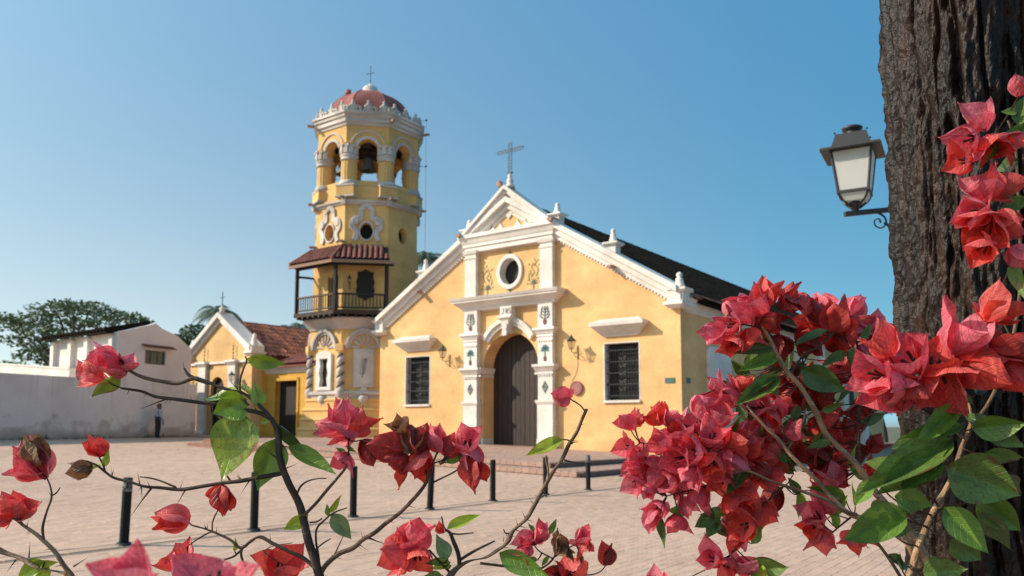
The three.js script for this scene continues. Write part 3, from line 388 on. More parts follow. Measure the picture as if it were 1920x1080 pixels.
  for (const k of [0, 1]) {
    const r = sub('railing', t), hw = (AO) * T8;
    mk('handrail', onFace(rbox(2 * hw - k * 0.4, 0.09, 0.1, -k * 0.2, RT, 0), k, AO), k ? M.wood : std({ color: C(0.3, 0.17, 0.12), map: texWood }), r);
    mk('lower_rail', onFace(rbox(2 * hw - k * 0.4, 0.07, 0.07, -k * 0.2, FL + 0.42, 0), k, AO), M.wood, r);
    for (let i = 1; i < (k ? 15 : 17); i++) mk('baluster', onFace(rbox(0.045, RT - FL - 0.4, 0.045, -hw + i * 2 * hw / 17, (RT + FL + 0.4) / 2, 0, 0.01), k, AO), M.wood, r);
  }
  for (const k of [-1, 0, 1]) { const [x, z] = vertB(k, AO); mk('balcony_post', [T(rbox(0.19, 2.62, 0.19, 0, FL + 1.5, 0, 0.03), x, 0, z, 0, (k * 45 + 22.5) * RAD), T(rbox(0.28, 0.18, 0.28, 0, FL + 2.66, 0, 0.04), x, 0, z, 0, (k * 45 + 22.5) * RAD)], M.wood, t); }
  mk('tie_beam', [-1, 1].map((k) => { const [x, z] = vertB(k, AO), [x1, z1] = vert(k, 2.9); return tube([[x, 8.3, z], [(x + x1) / 2, 8.31, (z + z1) / 2], [x1, 8.3, z1]], 0.06, 6); }), M.wood, t);
  mk('wall_plate', strip(AO - 0.1, AO + 0.1, 8.62, 8.8), M.wood, t);
  const roofE = 4.18, roofI = 2.9, vE = 8.78, vI = 9.72, ang = Math.atan((vI - vE) / (roofE - roofI));
  const shell = sub('balcony_roof', t);
  mk('roof_boards', [0, 1].map((s) => { const q = s ? [vert(0, roofE), vertB(1, roofE), vert(1, roofI), vert(0, roofI)] : [vert(-1, roofE), vert(0, roofE), vert(0, roofI), vert(-1, roofI)], v = [vE, vE, vI, vI]; return solid(q.map(([x, z], i) => [x, v[i] - 0.09, z]), q.map(([x, z], i) => [x, v[i], z])); }), M.wood, shell);
  mk('eave_board', strip(roofE - 0.02, roofE + 0.06, vE - 0.12, vE + 0.03), M.clay, shell);
  const bt = merged(T(new THREE.CylinderGeometry(0.105, 0.13, 0.66, 8, 1, true, -Math.PI / 2, Math.PI), 0, 0, 0, 0, 0, 0, [1, 0.84, 1])), tm = [0.8, 1, 1.25].map((k) => std({ color: C(0.30 * k, 0.09 * k, 0.065 * k), map: texGrit })), len = Math.hypot(roofE - roofI, vI - vE);
  for (const k of [0, 1]) for (let i = -6; i <= 6; i++) for (let j = 0; j < 3; j++) {
    const s = i * 0.285, d = 0.3 + j * 0.5, apo = roofE - d * Math.cos(ang); if (Math.abs(s) > apo * T8 + 0.02 || (k && s > apo * T8 - 0.4)) continue;
    const m = put('roof_tile', bt, tm[Math.floor(rnd() * 3)], shell), g = new THREE.Group(); g.rotation.y = k * 45 * RAD; m.position.set(s, vE + 0.02 + d * Math.sin(ang) + 0.01 * (2 - j), apo); m.rotation.x = -(Math.PI / 2 - ang) + 0.04; m.rotation.z = rr(-0.02, 0.02); m.updateMatrix(); g.updateMatrix(); m.applyMatrix4(g.matrix);
  }
  [-1, 0].forEach((k) => [0, 1].forEach((j) => { const a = vert(k, roofE - j * 0.56), b = vert(k, roofE - j * 0.56 - 0.6), va = vE + (j * 0.56) / (roofE - roofI) * (vI - vE) + 0.08, vb = vE + (j * 0.56 + 0.6) / (roofE - roofI) * (vI - vE) + 0.08; mk('hip_tile', tube([[a[0], va, a[1]], [(a[0] + b[0]) / 2, (va + vb) / 2, (a[1] + b[1]) / 2], [b[0], vb, b[1]]], [0.13, 0.11], 8, 2), M.tileRed, shell); }));
  // upper shaft with oval openings in white scrollwork
  for (let k = 0; k < 8; k++) mk('upper_wall', panel(k, 9.6, 12.0, 2.84, 0.45, [hole(arc(0, 10.5, 0.35, 0.42, 0, 359, 24))]), Y, t);
  for (const k of [7, 0, 1]) {
    const F = (g) => onFace(g, k, 2.84);
    mk('oval_ring', F(ext(poly(arc(0, 10.5, 0.43, 0.5, 0, 359, 32), [hole(arc(0, 10.5, 0.35, 0.42, 0, 359, 32))]), 0, 0.08, 0.015)), M.whiteOld, t);
    mk('scroll_ornament', [-1, 1].flatMap((s) => [F(ribbon([[0, 11.82], [0.3, 11.6], [0.3, 11.3], [0.34, 11.15], [0.6, 11.12], [0.78, 10.95], [0.76, 10.7], [0.58, 10.5], [0.56, 10.25], [0.66, 10.02]].map(([u, v]) => [s * u, v]), 0.26, 0, 0.09, 0.015)), F(ext(poly(arc(s * 0.62, 10.98, 0.2, 0.2, 0, 359, 18)), 0.05, 0.13, 0.02)), F(ext(poly([[s * 0.0, 11.96], [s * 0.42, 11.62], [s * 0.36, 11.46], [s * 0.0, 11.74]]), 0, 0.11))]), M.whiteOld, t);
  }
  mk('string_course', octa([[2.6, 11.84], [2.9, 11.84], [2.94, 11.92], [3.02, 11.96], [3.02, 12.04], [2.6, 12.04]]), M.whiteOld, t);
  mk('corner_block', Array.from({ length: 8 }, (_, k) => { const [x, z] = vert(k, 2.95); return T(rbox(0.26, 0.4, 0.26, 0, 11.98, 0, 0.03), x, 0, z, 0, (k * 45 + 22.5) * RAD); }), M.whiteOld, t);
  mk('belfry_pedestal', octa([[0.05, 12.0], [2.9, 12.0], [2.9, 12.16], [2.8, 12.22], [2.76, 12.8], [2.5, 12.9], [0.05, 12.9]]), Y, t);
  // belfry: eight fluted piers, arched openings between them
  for (let k = 0; k < 8; k++) {
    const [x, z] = vert(k, 2.44), p = sub('belfry_pier', t), a = (k * 45 + 22.5) * RAD, L = (g) => T(g, x, 0, z, 0, a);
    const g = new THREE.CylinderGeometry(0.44, 0.46, 1.16, 80, 1), q = g.attributes.position;
    for (let i = 0; i < q.count; i++) { const b = Math.atan2(q.getX(i), q.getZ(i)), r = Math.hypot(q.getX(i), q.getZ(i)); if (r > 0.01) { const f = 1 - 0.07 * Math.max(0, Math.cos(b * 16)); q.setX(i, q.getX(i) * f); q.setZ(i, q.getZ(i) * f); } }
    g.computeVertexNormals();
    mk('fluted_shaft', [L(T(g, 0, 13.6, 0)), L(rbox(1.08, 0.5, 1.08, 0, 12.5, 0, 0.03))], Y, p);
    mk('pier_base', [L(lathe([[0.3, 12.86], [0.56, 12.86], [0.58, 12.92], [0.53, 12.97], [0.54, 13.04], [0.48, 13.09], [0.3, 13.09]], 32)), L(rbox(1.16, 0.1, 1.16, 0, 12.24, 0, 0.03)), L(rbox(1.14, 0.1, 1.14, 0, 12.8, 0, 0.03))], M.whiteOld, p);
    mk('pier_capital', [L(lathe([[0.3, 14.12], [0.49, 14.12], [0.51, 14.18], [0.46, 14.22], [0.47, 14.3], [0.52, 14.34], [0.52, 14.4], [0.46, 14.42], [0.5, 14.6], [0.44, 14.62], [0.3, 14.62]], 32)),
      ...[-2, -1, 0, 1, 2].flatMap((i) => { const b = i * 0.62; return [L(T(ext(poly([[-0.1, 14.44], [0.1, 14.44], [0.13, 14.66], [0.1, 14.84], [0, 14.9], [-0.1, 14.84], [-0.13, 14.66]]), 0.42, 0.55, 0.02), 0, 0, 0, 0, b)), L(T(new THREE.SphereGeometry(0.09, 8, 6), Math.sin(b + 0.31) * 0.55, 14.84, Math.cos(b + 0.31) * 0.55))]; })], M.whiteOld, p);
    mk('capital_core', L(T(new THREE.CylinderGeometry(0.56, 0.42, 0.42, 20), 0, 14.76, 0)), Y, p);
  }
  for (let k = 0; k < 8; k++) {
    mk('belfry_wall', [onFace(ext(poly([[-1.17, 14.86], [-0.56, 14.86], ...arc(0, 14.66, 0.56, 0.56, 159, 21, 14), [0.56, 14.86], [1.17, 14.86], [1.17, 16.1], [-1.17, 16.1]]), -0.55, 0), k, 2.84)], Y, t);
    mk('belfry_parapet', onFace(span(-0.95, 0.95, 12.84, 13.12, -0.5, -0.16), k, 2.84), Y, t);
    mk('belfry_arch', [onFace(ext(poly([...arc(0, 14.72, 0.7, 0.64, 8, 172, 18), ...arc(0, 14.72, 0.56, 0.5, 172, 8, 18)]), -0.02, 0.05, 0.012), k, 2.84), onFace(ext(poly([...arc(0, 14.75, 0.98, 0.92, 12, 168, 20), ...arc(0, 14.75, 0.9, 0.85, 168, 12, 20)]), 0, 0.06, 0.012), k, 2.84)], M.whiteOld, t);
  }
  mk('belfry_ceiling', octa([[0.05, 15.7], [2.5, 15.7], [2.5, 16.0], [0.05, 16.0]]), M.wood, t);
  mk('bell_beam', [onFace(rbox(2.6, 0.16, 0.16, 0, 15.05, 1.9, 0.02), 0, 0), onFace(rbox(2.6, 0.16, 0.16, 0, 15.05, 1.5, 0.02), 1, 0), onFace(rbox(2.6, 0.16, 0.16, 0, 15.05, 1.6, 0.02), 2, 0)], M.wood, t);
  mk('crown_cornice', octa([[2.4, 15.9], [2.9, 15.9], [2.94, 16.02], [3.02, 16.06], [3.02, 16.24], [3.1, 16.3], [3.13, 16.42], [3.2, 16.46], [3.2, 16.58], [2.9, 16.64], [0.05, 16.66]]), M.whiteOld, t);
  const fl = (s) => [ext(poly([[s - 0.14, 16.6], [s + 0.14, 16.6], [s + 0.08, 16.9], [s - 0.08, 16.9]]), -0.1, 0.08, 0.01), ...[[0, 16.98, 0.12], [-0.14, 16.88, 0.1], [0.14, 16.88, 0.1], [0, 17.12, 0.09]].map(([u, v, r]) => T(new THREE.SphereGeometry(r, 10, 7), s + u, v, 0, 0, 0, 0, [1, 1, 0.8])), ...[-1, 1].map((q) => T(new THREE.TorusGeometry(0.13, 0.055, 6, 14, 4.6), s + q * 0.33, 16.74, 0, 0, 0, q > 0 ? -0.6 : 2.2)), T(new THREE.SphereGeometry(0.07, 8, 6), s + 0.42, 16.7, 0.03)];
  for (let k = 0; k < 8; k++) mk('cresting', [-0.86, 0, 0.86].flatMap((s) => fl(s)).map((g) => onFace(g, k, 2.92)), M.whiteOld, t);
  const dome = []; for (let i = 0; i <= 14; i++) { const a = i / 14 * 84 * RAD; dome.push([2.42 * Math.cos(a), 16.6 + 2.05 * Math.sin(a)]); }
  const segs = octa([...dome, [0.1, 18.66]]); mk('dome', segs, M.red, t);
  mk('dome_rib', Array.from({ length: 8 }, (_, k) => tube(dome.map(([a, v]) => { const [x, z] = vert(k, a); return [x, v, z]; }), 0.02, 6, 20)), M.red, t);
  mk('dome_finial', T(lathe([[0.001, 18.5], [0.62, 18.5], [0.6, 18.62], [0.5, 18.66], [0.48, 18.86], [0.36, 19.02], [0.2, 19.1], [0.09, 19.2], [0.001, 19.22]], 20)), M.whiteOld, t);
  mk('dome_vent', T(lathe([[0.001, 0], [0.12, 0], [0.2, 0.24], [0.26, 0.3], [0.14, 0.36], [0.17, 0.5], [0.001, 0.56]], 12), -0.9, 18.28, 0.9), M.red, t);
  mk('dome_cross', [span(-0.018, 0.018, 19.15, 20.15, -0.018, 0.018), span(-0.2, 0.2, 19.78, 19.82, -0.018, 0.018), ...[[-0.22, 19.8], [0.22, 19.8], [0, 20.16], [0, 19.4]].map(([u, v]) => T(new THREE.TorusGeometry(0.045, 0.012, 5, 10), u, v, 0))].map((g) => T(g, 0, 0, 0, 0, 0.25)), M.ironBlue, t);
  for (const [k, v, a] of [[7, 12.1, 2.95], [0, 12.12, 2.95], [1, 12.12, 2.95], [7, 16.2, 3.1], [1, 16.1, 3.1], [2, 16.1, 3.1], [2, 12.0, 2.95], [7, 9.9, 2.85], [0, 9.9, 2.9]]) { const [x, z] = vert(k, a + 0.16); mk('rain_spout', T(hexa(-0.07, 0.07, -0.2, 0.2, -0.05, -0.09, 0.09, -0.2, 0.24, 0.05), x, v, z, 0.05, (k * 45 + 22.5) * RAD), M.tilePale, t); }
  { const [x, z] = vert(2, 3.3); mk('lightning_cable', [tube([[x, 17.1, z], [x, 13, z], [x, 9, z], [x, 6, z]], 0.008, 5), ...[16.9, 14.4, 9.6].map((v) => T(new THREE.SphereGeometry(0.06, 8, 6), x, v, z)), ...[16.9, 14.4, 9.6].map((v) => { const [a, b] = vert(2, 2.8); return tube([[x, v, z], [(x + a) / 2, v, (z + b) / 2], [a, v, b]], 0.012, 4); })], M.iron, t); }
}
function bell(k, apo, v, r, label) {
  const p = V(Math.sin(k * 45 * RAD) * apo * 0.9, v, Math.cos(k * 45 * RAD) * apo * 0.9).applyAxisAngle(V(0, 1, 0), PHI).add(TOW), b = thing('bell', label, 'bell', p.toArray(), PHI + k * 45 * RAD, 'bells hanging in the belfry');
  mk('bell_body', lathe([[0.001, 0.86], [0.2, 0.85], [0.32, 0.78], [0.38, 0.6], [0.42, 0.36], [0.5, 0.16], [0.62, 0], [0.57, 0.01], [0.46, 0.16], [0.37, 0.36], [0.001, 0.76]].map(([a, h]) => [a * r, h * r * 1.15]), 24), M.bronze, b);
  mk('yoke', [rbox(0.9 * r, 0.16, 0.16, 0, 1.08 * r, 0), cyl(0.04, 0.04, Math.max(0.1, 15 - v - r), 0, (r + 15 - v) / 2, 0)], M.wood, b);
  mk('clapper', T(lathe([[0.001, -0.1], [0.06, -0.06], [0.06, 0], [0.02, 0.06], [0.02, 0.6], [0.001, 0.6]], 10), 0, 0, 0), M.iron, b);
}
bell(0, 1.9, 13.75, 0.75, 'grey bronze bell in the sunlit left arch of the belfry');
bell(1, 1.5, 13.95, 0.72, 'dark bell in the middle arch of the belfry');
bell(2, 1.6, 13.9, 0.7, 'dark bell in the narrow right arch of the belfry');

// ---------------------------------------------------------------- chapel and the low link to the tower
const CH = V(-13.654, 0.951, -41.6).addScaledVector(RX, -2.8);
const chapel = thing('chapel', 'small yellow gabled chapel left of the tower with white pilasters', 'chapel', CH.toArray(), PHI);
const barrel = (r0, r1, l) => merged(T(new THREE.CylinderGeometry(r0, r1, l, 6, 1, true, -Math.PI / 2, Math.PI), 0, 0, 0));
function tileRoof(parent, name, tone, u0, u1, n0, n1, put_, col, rowLen) { // copies of one barrel tile over a slope
  const list = []; for (let a = 0; a < u1 - u0; a += col) for (let b = 0; b < n1 - n0; b += rowLen) list.push([u0 + a + col / 2, n0 + b + rowLen / 2]);
  const im = new THREE.InstancedMesh(barrel(col * 0.42, col * 0.5, rowLen * 1.12), std({ color: 0xffffff, map: texGrit }), list.length);
  list.forEach(([a, b], i) => { im.setMatrixAt(i, put_(a, b)); im.setColorAt(i, tone()); }); im.name = name; im.userData.kind = 'stuff'; im.castShadow = im.receiveShadow = true; parent.add(im);
}
const clayTone = () => { const v = rr(0.7, 2.0), w = rnd(); return C(0.36 * v, (0.105 + 0.03 * w) * v, (0.055 + 0.025 * w) * v); };
{
  const c = chapel, h = 2.82, g = (u) => 4.55 + (2.82 - Math.abs(u)) * 0.68;
  mk('front_wall', ext(poly([[-h, -0.5], [h, -0.5], [h, 4.5], [0, 6.3], [-h, 4.5]], [hole(archPts(-0.85, 0.42, 0, 2.55, 0.72))]), -0.6, 0), M.yellow, c);
  mk('side_wall', [span(h - 0.5, h, -0.6, 4.4, -14, -0.6, 0), span(-h, -h + 0.5, -0.6, 4.4, -14, -0.6, 0)], M.ochre, c);
  for (const s of [-1, 1]) { const cp = (lo, hi, n1) => { const p = [[0, g(0) + lo], [h + 0.12, g(h + 0.12) + lo], [h + 0.12, g(h + 0.12) + hi], [0, g(0) + hi]].map(([u, v]) => [s * u, v]); return ext(poly(s > 0 ? p.reverse() : p), -0.65, n1, 0.012); }; mk('gable_coping', [cp(-0.2, 0.05, 0.14), cp(0.04, 0.34, 0.3)], M.white, c);
    mk('coping_foot', stack(s * h - 0.2, s * h + 0.2, -0.5, 0.2, [[4.25, 4.4, 0.0, 0.12], [4.4, 4.5, 0.14], [4.5, 4.75, 0.05]], 1), M.white, c);
    mk('pinnacle', T(lathe([[0.001, 0], [0.24, 0], [0.2, 0.14], [0.13, 0.4], [0.16, 0.46], [0.08, 0.56], [0.11, 0.66], [0.001, 0.78]], 14), s * h, 4.72, -0.1), M.white, c);
    mk('iron_spike', [cyl(0.018, 0.008, 0.9, s * 1.32, 4.56, 0.12, 6), ...[4.3, 4.5, 4.7, 4.86].map((v) => T(new THREE.SphereGeometry(0.045, 8, 6), s * 1.32, v, 0.12)), cyl(0.1, 0.05, 0.14, s * 1.32, 4.14, 0.12, 8)], M.iron, c); }
  for (const [u, w] of [[-1.46, 0.35], [1.27, 0.32]]) mk('pilaster', [span(u - w, u + w, -0.5, 3.85, 0, 0.18), span(u - w - 0.05, u + w + 0.05, -0.5, 0.3, 0, 0.24), ...stack(u - w, u + w, 0, 0.18, [[3.85, 4.0, 0.02, 0.12], [4.0, 4.12, 0.14]])], M.white, c);
  mk('string_course', span(-h, h, 3.96, 4.08, 0, 0.1), M.white, c);
  const door = sub('door', c); mk('door_leaf', ext(poly(archPts(-0.9, 0.5, -0.1, 2.55, 0.75)), -0.3, -0.22), M.wood, door); for (let i = 0; i < 5; i++) mk('door_plank', span(-0.84 + i * 0.255, -0.6 + i * 0.255, 0.02, 2.6, -0.22, -0.2), M.wood, door);
  mk('apex_knob', T(lathe([[0.001, 0], [0.2, 0], [0.12, 0.2], [0.16, 0.28], [0.06, 0.4], [0.001, 0.5]], 14), 0, g(0) + 0.25, 0), M.white, c);
  mk('chapel_cross', [span(-0.02, 0.02, 6.95, 7.95, -0.02, 0.02), span(-0.22, 0.22, 7.62, 7.66, -0.02, 0.02)], M.ironBlue, c);
  mk('apex_block', rbox(0.22, 0.26, 0.3, -0.62, 6.38, 0.1, 0.02, 0, 0, 0.5), M.tilePale, c);
  const rs = (u) => 6.32 - 0.62 * u, ti = Math.atan(0.62), m4 = new THREE.Matrix4(), q = new THREE.Quaternion();
  for (const s of [-1, 1]) { const p = [[0, rs(0) - 0.2], [3.2, rs(3.2) - 0.15], [3.2, rs(3.2)], [0, rs(0)]].map(([u, v]) => [s * u, v]); mk('roof', ext(poly(s > 0 ? p.reverse() : p), -14.2, -0.66), M.tile, c); }
  tileRoof(c, 'roof_tiles', clayTone, -14.2, -0.7, 0.05, 3.3, (z, u) => { const b = new THREE.Matrix4().makeBasis(V(0, 0, -1), V(-Math.cos(ti), Math.sin(ti), 0), V(Math.sin(ti), Math.cos(ti), 0)); b.setPosition(u, rs(u) + 0.03 + rr(0, 0.015), z); return b; }, 0.25, 0.42);
  mk('ridge', Array.from({ length: 18 }, (_, i) => cyl(0.13, 0.11, 0.82, 0, 6.34, -1.1 - i * 0.76, 8, Math.PI / 2)), M.tile, c);
  mk('gate_step', span(-h - 0.1, h + 0.1, -0.6, 0.02, 0, 0.5, 0.02), M.stepSide, c);
}
const link = thing('low_annex', 'low ochre building with dark doorway between chapel and tower', 'building', V(-13.654, 0.951, -41.6).addScaledVector(NX, -0.9).toArray(), PHI);
{
  const c = link, u1 = 4.4;
  mk('wall', ext(poly([[-0.1, -0.5], [u1, -0.5], [u1, 3.6], [-0.1, 3.6]], [hole([[0.86, 0], [2.62, 0], [2.62, 2.94], [0.86, 2.94]])]), -0.5, 0), M.ochre, c);
  mk('door_surround', [span(0.7, 0.86, -0.3, 3.1, -0.1, 0.06), span(2.62, 2.76, -0.3, 3.1, -0.1, 0.06), span(0.7, 2.76, 2.94, 3.1, -0.1, 0.06)], M.ochre, c);
  const door = sub('door', c); for (let i = 0; i < 8; i++) mk('door_plank', span(0.86 + i * 0.22, 1.075 + i * 0.22, 0, 2.94, -0.34 - (i % 2) * 0.01, -0.28), M.wood, door);
  mk('frieze', stack(0, u1, -0.4, 0, [[3.34, 3.5, 0.03, 0.1], [3.5, 3.68, 0.16, 0.22]]), M.white, c);
  const ti = Math.atan(0.34);
  mk('roof', solid([[-0.1, 3.62, 0.36], [u1, 3.62, 0.36], [u1, 4.35, -1.8], [-0.1, 4.35, -1.8]], [[-0.1, 3.72, 0.36], [u1, 3.72, 0.36], [u1, 4.45, -1.8], [-0.1, 4.45, -1.8]]), M.tileRed, c);
  tileRoof(c, 'roof_tiles', () => { const v = rr(0.7, 1.3); return C(0.36 * v, 0.115 * v, 0.085 * v); }, -0.1, u1, 0, 2.1, (u, d) => { const b = new THREE.Matrix4().makeBasis(V(1, 0, 0), V(0, Math.sin(ti), -Math.cos(ti)), V(0, Math.cos(ti), Math.sin(ti))); b.setPosition(u, 3.74 + d * Math.tan(ti), 0.38 - d); return b; }, 0.24, 0.42);
}

// ---------------------------------------------------------------- boundary wall, white house
const WO = V(-16.36, 1.011, -40.33), WT = Math.atan2(0.915, 0.403);
const bwall = thing('boundary_wall', 'long shaded whitewashed wall along the left side of the plaza', 'wall', WO.toArray(), WT);
mk('wall', span(-24, 0.5, -0.8, 2.66, -0.35, 0, 0.03), M.house, bwall);
const yard = thing('courtyard_wall', 'sunlit white wall strip rising behind the shaded boundary wall', 'wall', at(120, 700, 37.6).setY(1).toArray(), PHI);
mk('wall', ext(poly([[-16, -1], [0.5, -1], [0.5, 3.2], [-16, 4.45]]), -0.3, 0), M.white, yard);
mk('wall_cap', ext(poly([[-16, 4.45], [0.5, 3.2], [0.5, 3.28], [-16, 4.53]]), -0.34, 0.04), M.white, yard);
const house = thing('white_house', 'two storey whitewashed house with dark roof behind the boundary wall', 'house', WO.toArray(), WT);
{
  const h = house, toH = (v) => v.clone().applyAxisAngle(V(0, 1, 0), -WT), back = toH(RX).multiplyScalar(-6.2), B = (x, y, z, k = 1) => [x + back.x * k, y, z + back.z * k];
  mk('gable_wall', ext(poly([[-4.34, -0.8], [0.02, -0.8], [0.02, 4.45], [-0.9, 5.02], [-1.86, 5.28], [-2.28, 5.5], [-2.6, 5.38], [-4.34, 4.86]], [hole([[-2.82, 3.5], [-1.6, 3.5], [-1.6, 4.17], [-2.82, 4.17]])]), -0.3, 0.004), M.house, h);
  const q = (x, y0, y1) => [[x, y0, -0.02], B(x, y0, -0.02), B(x, y1, -0.02), [x, y1, -0.02]];
  const lit = (x0, x1) => solid([[x0, -0.8, -0.02], [x1, -0.8, -0.02], B(x1, -0.8, -0.02), B(x0, -0.8, -0.02)], [[x0, 4.84, -0.02], [x1, 4.84, -0.02], B(x1, 4.84, -0.02), B(x0, 4.84, -0.02)]);
  mk('side_wall', lit(-4.33, -4.0), M.white, h);
  mk('rear_wall', solid([B(-4.33, -0.8, 0), B(0, -0.8, 0), B(0, -0.8, -0.3), B(-4.33, -0.8, -0.3)], [B(-4.33, 4.8, 0), B(0, 4.4, 0), B(0, 4.4, -0.3), B(-4.33, 4.8, -0.3)]), M.house, h);
  for (const k of [0.05, 0.42, 0.68, 0.97]) { const o = toH(NX).multiplyScalar(0.22), d = toH(RX).multiplyScalar(-0.16), P = (s, f) => [-4.33 + back.x * k + d.x * s + o.x * f, 0, -0.02 + back.z * k + d.z * s + o.z * f], r = (y) => [P(-1, 0), P(1, 0), P(1, 1), P(-1, 1)].map(([x, , z]) => [x, y, z]); mk('buttress', solid(r(-0.8), r(4.7)), M.white, h); }
  const slab = (x0, y0, x1, y1, k0, k1, th) => solid([B(x0, y0, -0.32, k0), B(x1, y1, -0.32, k0), B(x1, y1, -0.32, k1), B(x0, y0, -0.32, k1)], [B(x0, y0 + th, -0.32, k0), B(x1, y1 + th, -0.32, k0), B(x1, y1 + th, -0.32, k1), B(x0, y0 + th, -0.32, k1)]);
  mk('roof', [slab(-4.75, 4.78, -2.3, 5.36, 0.0, 1.04, 0.16), slab(-2.3, 5.36, 0.3, 4.3, 0.0, 1.04, 0.14)], M.tileDark, h);
  const cv = []; for (let i = 0; i < 21; i++) { const k = 0.02 + i * 0.049; cv.push(tube([B(-4.8, 4.95, -0.32, k), B(-3.6, 5.24, -0.32, k), B(-2.3, 5.55, -0.32, k)], 0.1, 6, 3)); } mk('roof_tile_rows', cv, M.tileDark, h);
  const w = sub('window', h);
  mk('window_frame', [span(-2.82, -2.77, 3.5, 4.17, -0.16, -0.06), span(-1.65, -1.6, 3.5, 4.17, -0.16, -0.06), span(-2.82, -1.6, 3.5, 3.55, -0.16, -0.06), span(-2.82, -1.6, 4.12, 4.17, -0.16, -0.06), span(-2.44, -2.4, 3.5, 4.17, -0.15, -0.07), span(-2.02, -1.98, 3.5, 4.17, -0.15, -0.07)], std({ color: C(0.12, 0.14, 0.1) }), w);
  for (const x of [-2.6, -2.21, -1.81]) mk('pane', span(x - 0.18, x + 0.18, 3.54, 4.13, -0.12, -0.11, 0), new THREE.MeshPhysicalMaterial({ color: C(0.05, 0.07, 0.08), roughness: 0.06, specularIntensity: 1 }), w);
  mk('curtain', [span(-2.72, -2.5, 3.55, 4.1, -0.22, -0.2), span(-1.95, -1.7, 3.55, 3.9, -0.22, -0.2)], M.white, w);
  mk('window_ledge', Array.from({ length: 11 }, (_, i) => T(new THREE.CylinderGeometry(0.07, 0.085, 0.4, 6, 1, true, -Math.PI / 2, Math.PI), -2.98 + i * 0.17, 4.34, 0.1, -1.15)), M.tile, h);
  mk('wall_vent', span(-2.9, -1.5, 2.1, 2.18, -0.05, 0.05), M.house, h);
}
{ // weeds at the foot of the wall
  const n = 500, pos = []; for (let i = 0; i < n; i++) { const x = -Math.pow(rnd(), 1.4) * 16 + (rnd() < 0.3 ? 0 : 0), hgt = rr(0.05, 0.28) * (0.4 + 0.6 * (Math.sin(x * 2.1) > 0.3)), p = V(x, 0.0, rr(0.02, 0.25)).applyAxisAngle(V(0, 1, 0), WT).add(WO), y = groundY(p.x, p.z); const a = rnd() * 6.3; pos.push(p.x - 0.02, y, p.z, p.x + 0.02, y, p.z + 0.01, p.x + 0.12 * Math.cos(a), y + hgt, p.z + 0.12 * Math.sin(a)); }
  const g = new THREE.BufferGeometry(); g.setAttribute('position', new THREE.Float32BufferAttribute(pos, 3)); g.computeVertexNormals(); g.setAttribute('uv', new THREE.Float32BufferAttribute(new Float32Array(pos.length / 3 * 2), 2));
  tag(put('weeds', g, std({ color: C(0.14, 0.15, 0.05) }), scene), 'dry weeds along the foot of the boundary wall', null, null, 'stuff');
}

// ---------------------------------------------------------------- bollards
const BOL = [[232, 1022, 'speckled worn grey band round its neck, nearest of the row'], [476, 995, 'standing behind the thick dark bougainvillea stem'], [662, 970, 'under the pink flower cluster, third along the row'], [806, 955, 'below the dark red flower cluster, slightly leaning'], [924, 940, 'in the open before the church door'], [1023, 928, 'behind the long bare bougainvillea shoot'], [1103, 919, 'beside the step corner, last of the row with a grey top']];
let bol0;
BOL.forEach(([px, py, text], i) => {
  const dep = [9.16, 10.48, 12.04, 13.28, 14.76, 16.21, 17.52][i], p = at(px, py, dep); p.y = groundY(p.x, p.z);
  let b;
  if (!bol0) {
    b = bol0 = thing('bollard', '', 'bollard', [0, 0, 0], 0, 'bollards along the plaza edge');
    mk('post', T(lathe([[0.001, -0.1], [0.052, -0.1], [0.052, 0.745], [0.047, 0.756], [0.001, 0.757]], 20)), std({ color: C(0.008, 0.010, 0.009), roughness: 0.95, map: texGrit }), b);
    mk('neck_band', T(lathe([[0.0522, 0.6], [0.0532, 0.602], [0.0532, 0.742], [0.0522, 0.744]], 20)), std({ color: C(0.3, 0.29, 0.27), map: dataTex(128, (x, y) => fbm(x * 20, y * 20, 20, 20, 77, 3) > 0.5 ? 0.9 : 0.12, true, 0.3), roughness: 0.7 }), b);
    mk('foot_plate', T(lathe([[0.001, 0.03], [0.075, 0.03], [0.09, 0.0], [0.09, -0.05]], 20)), M.iron, b);
  } else { b = bol0.clone(); b.name = numbered('bollard'); scene.add(b); b.userData = { ...bol0.userData }; if (i !== 6) { const nb = b.children[1]; nb.material = std({ color: C(0.007, 0.009, 0.008), roughness: 0.95 }); } }
  b.position.copy(p); b.rotation.set(0, i, 0); if (i === 3) b.rotation.set(0, 0, -0.035); if (i === 0) b.rotation.set(0, 0, -0.02);
  b.userData.label = 'slim black steel bollard ' + text;
});

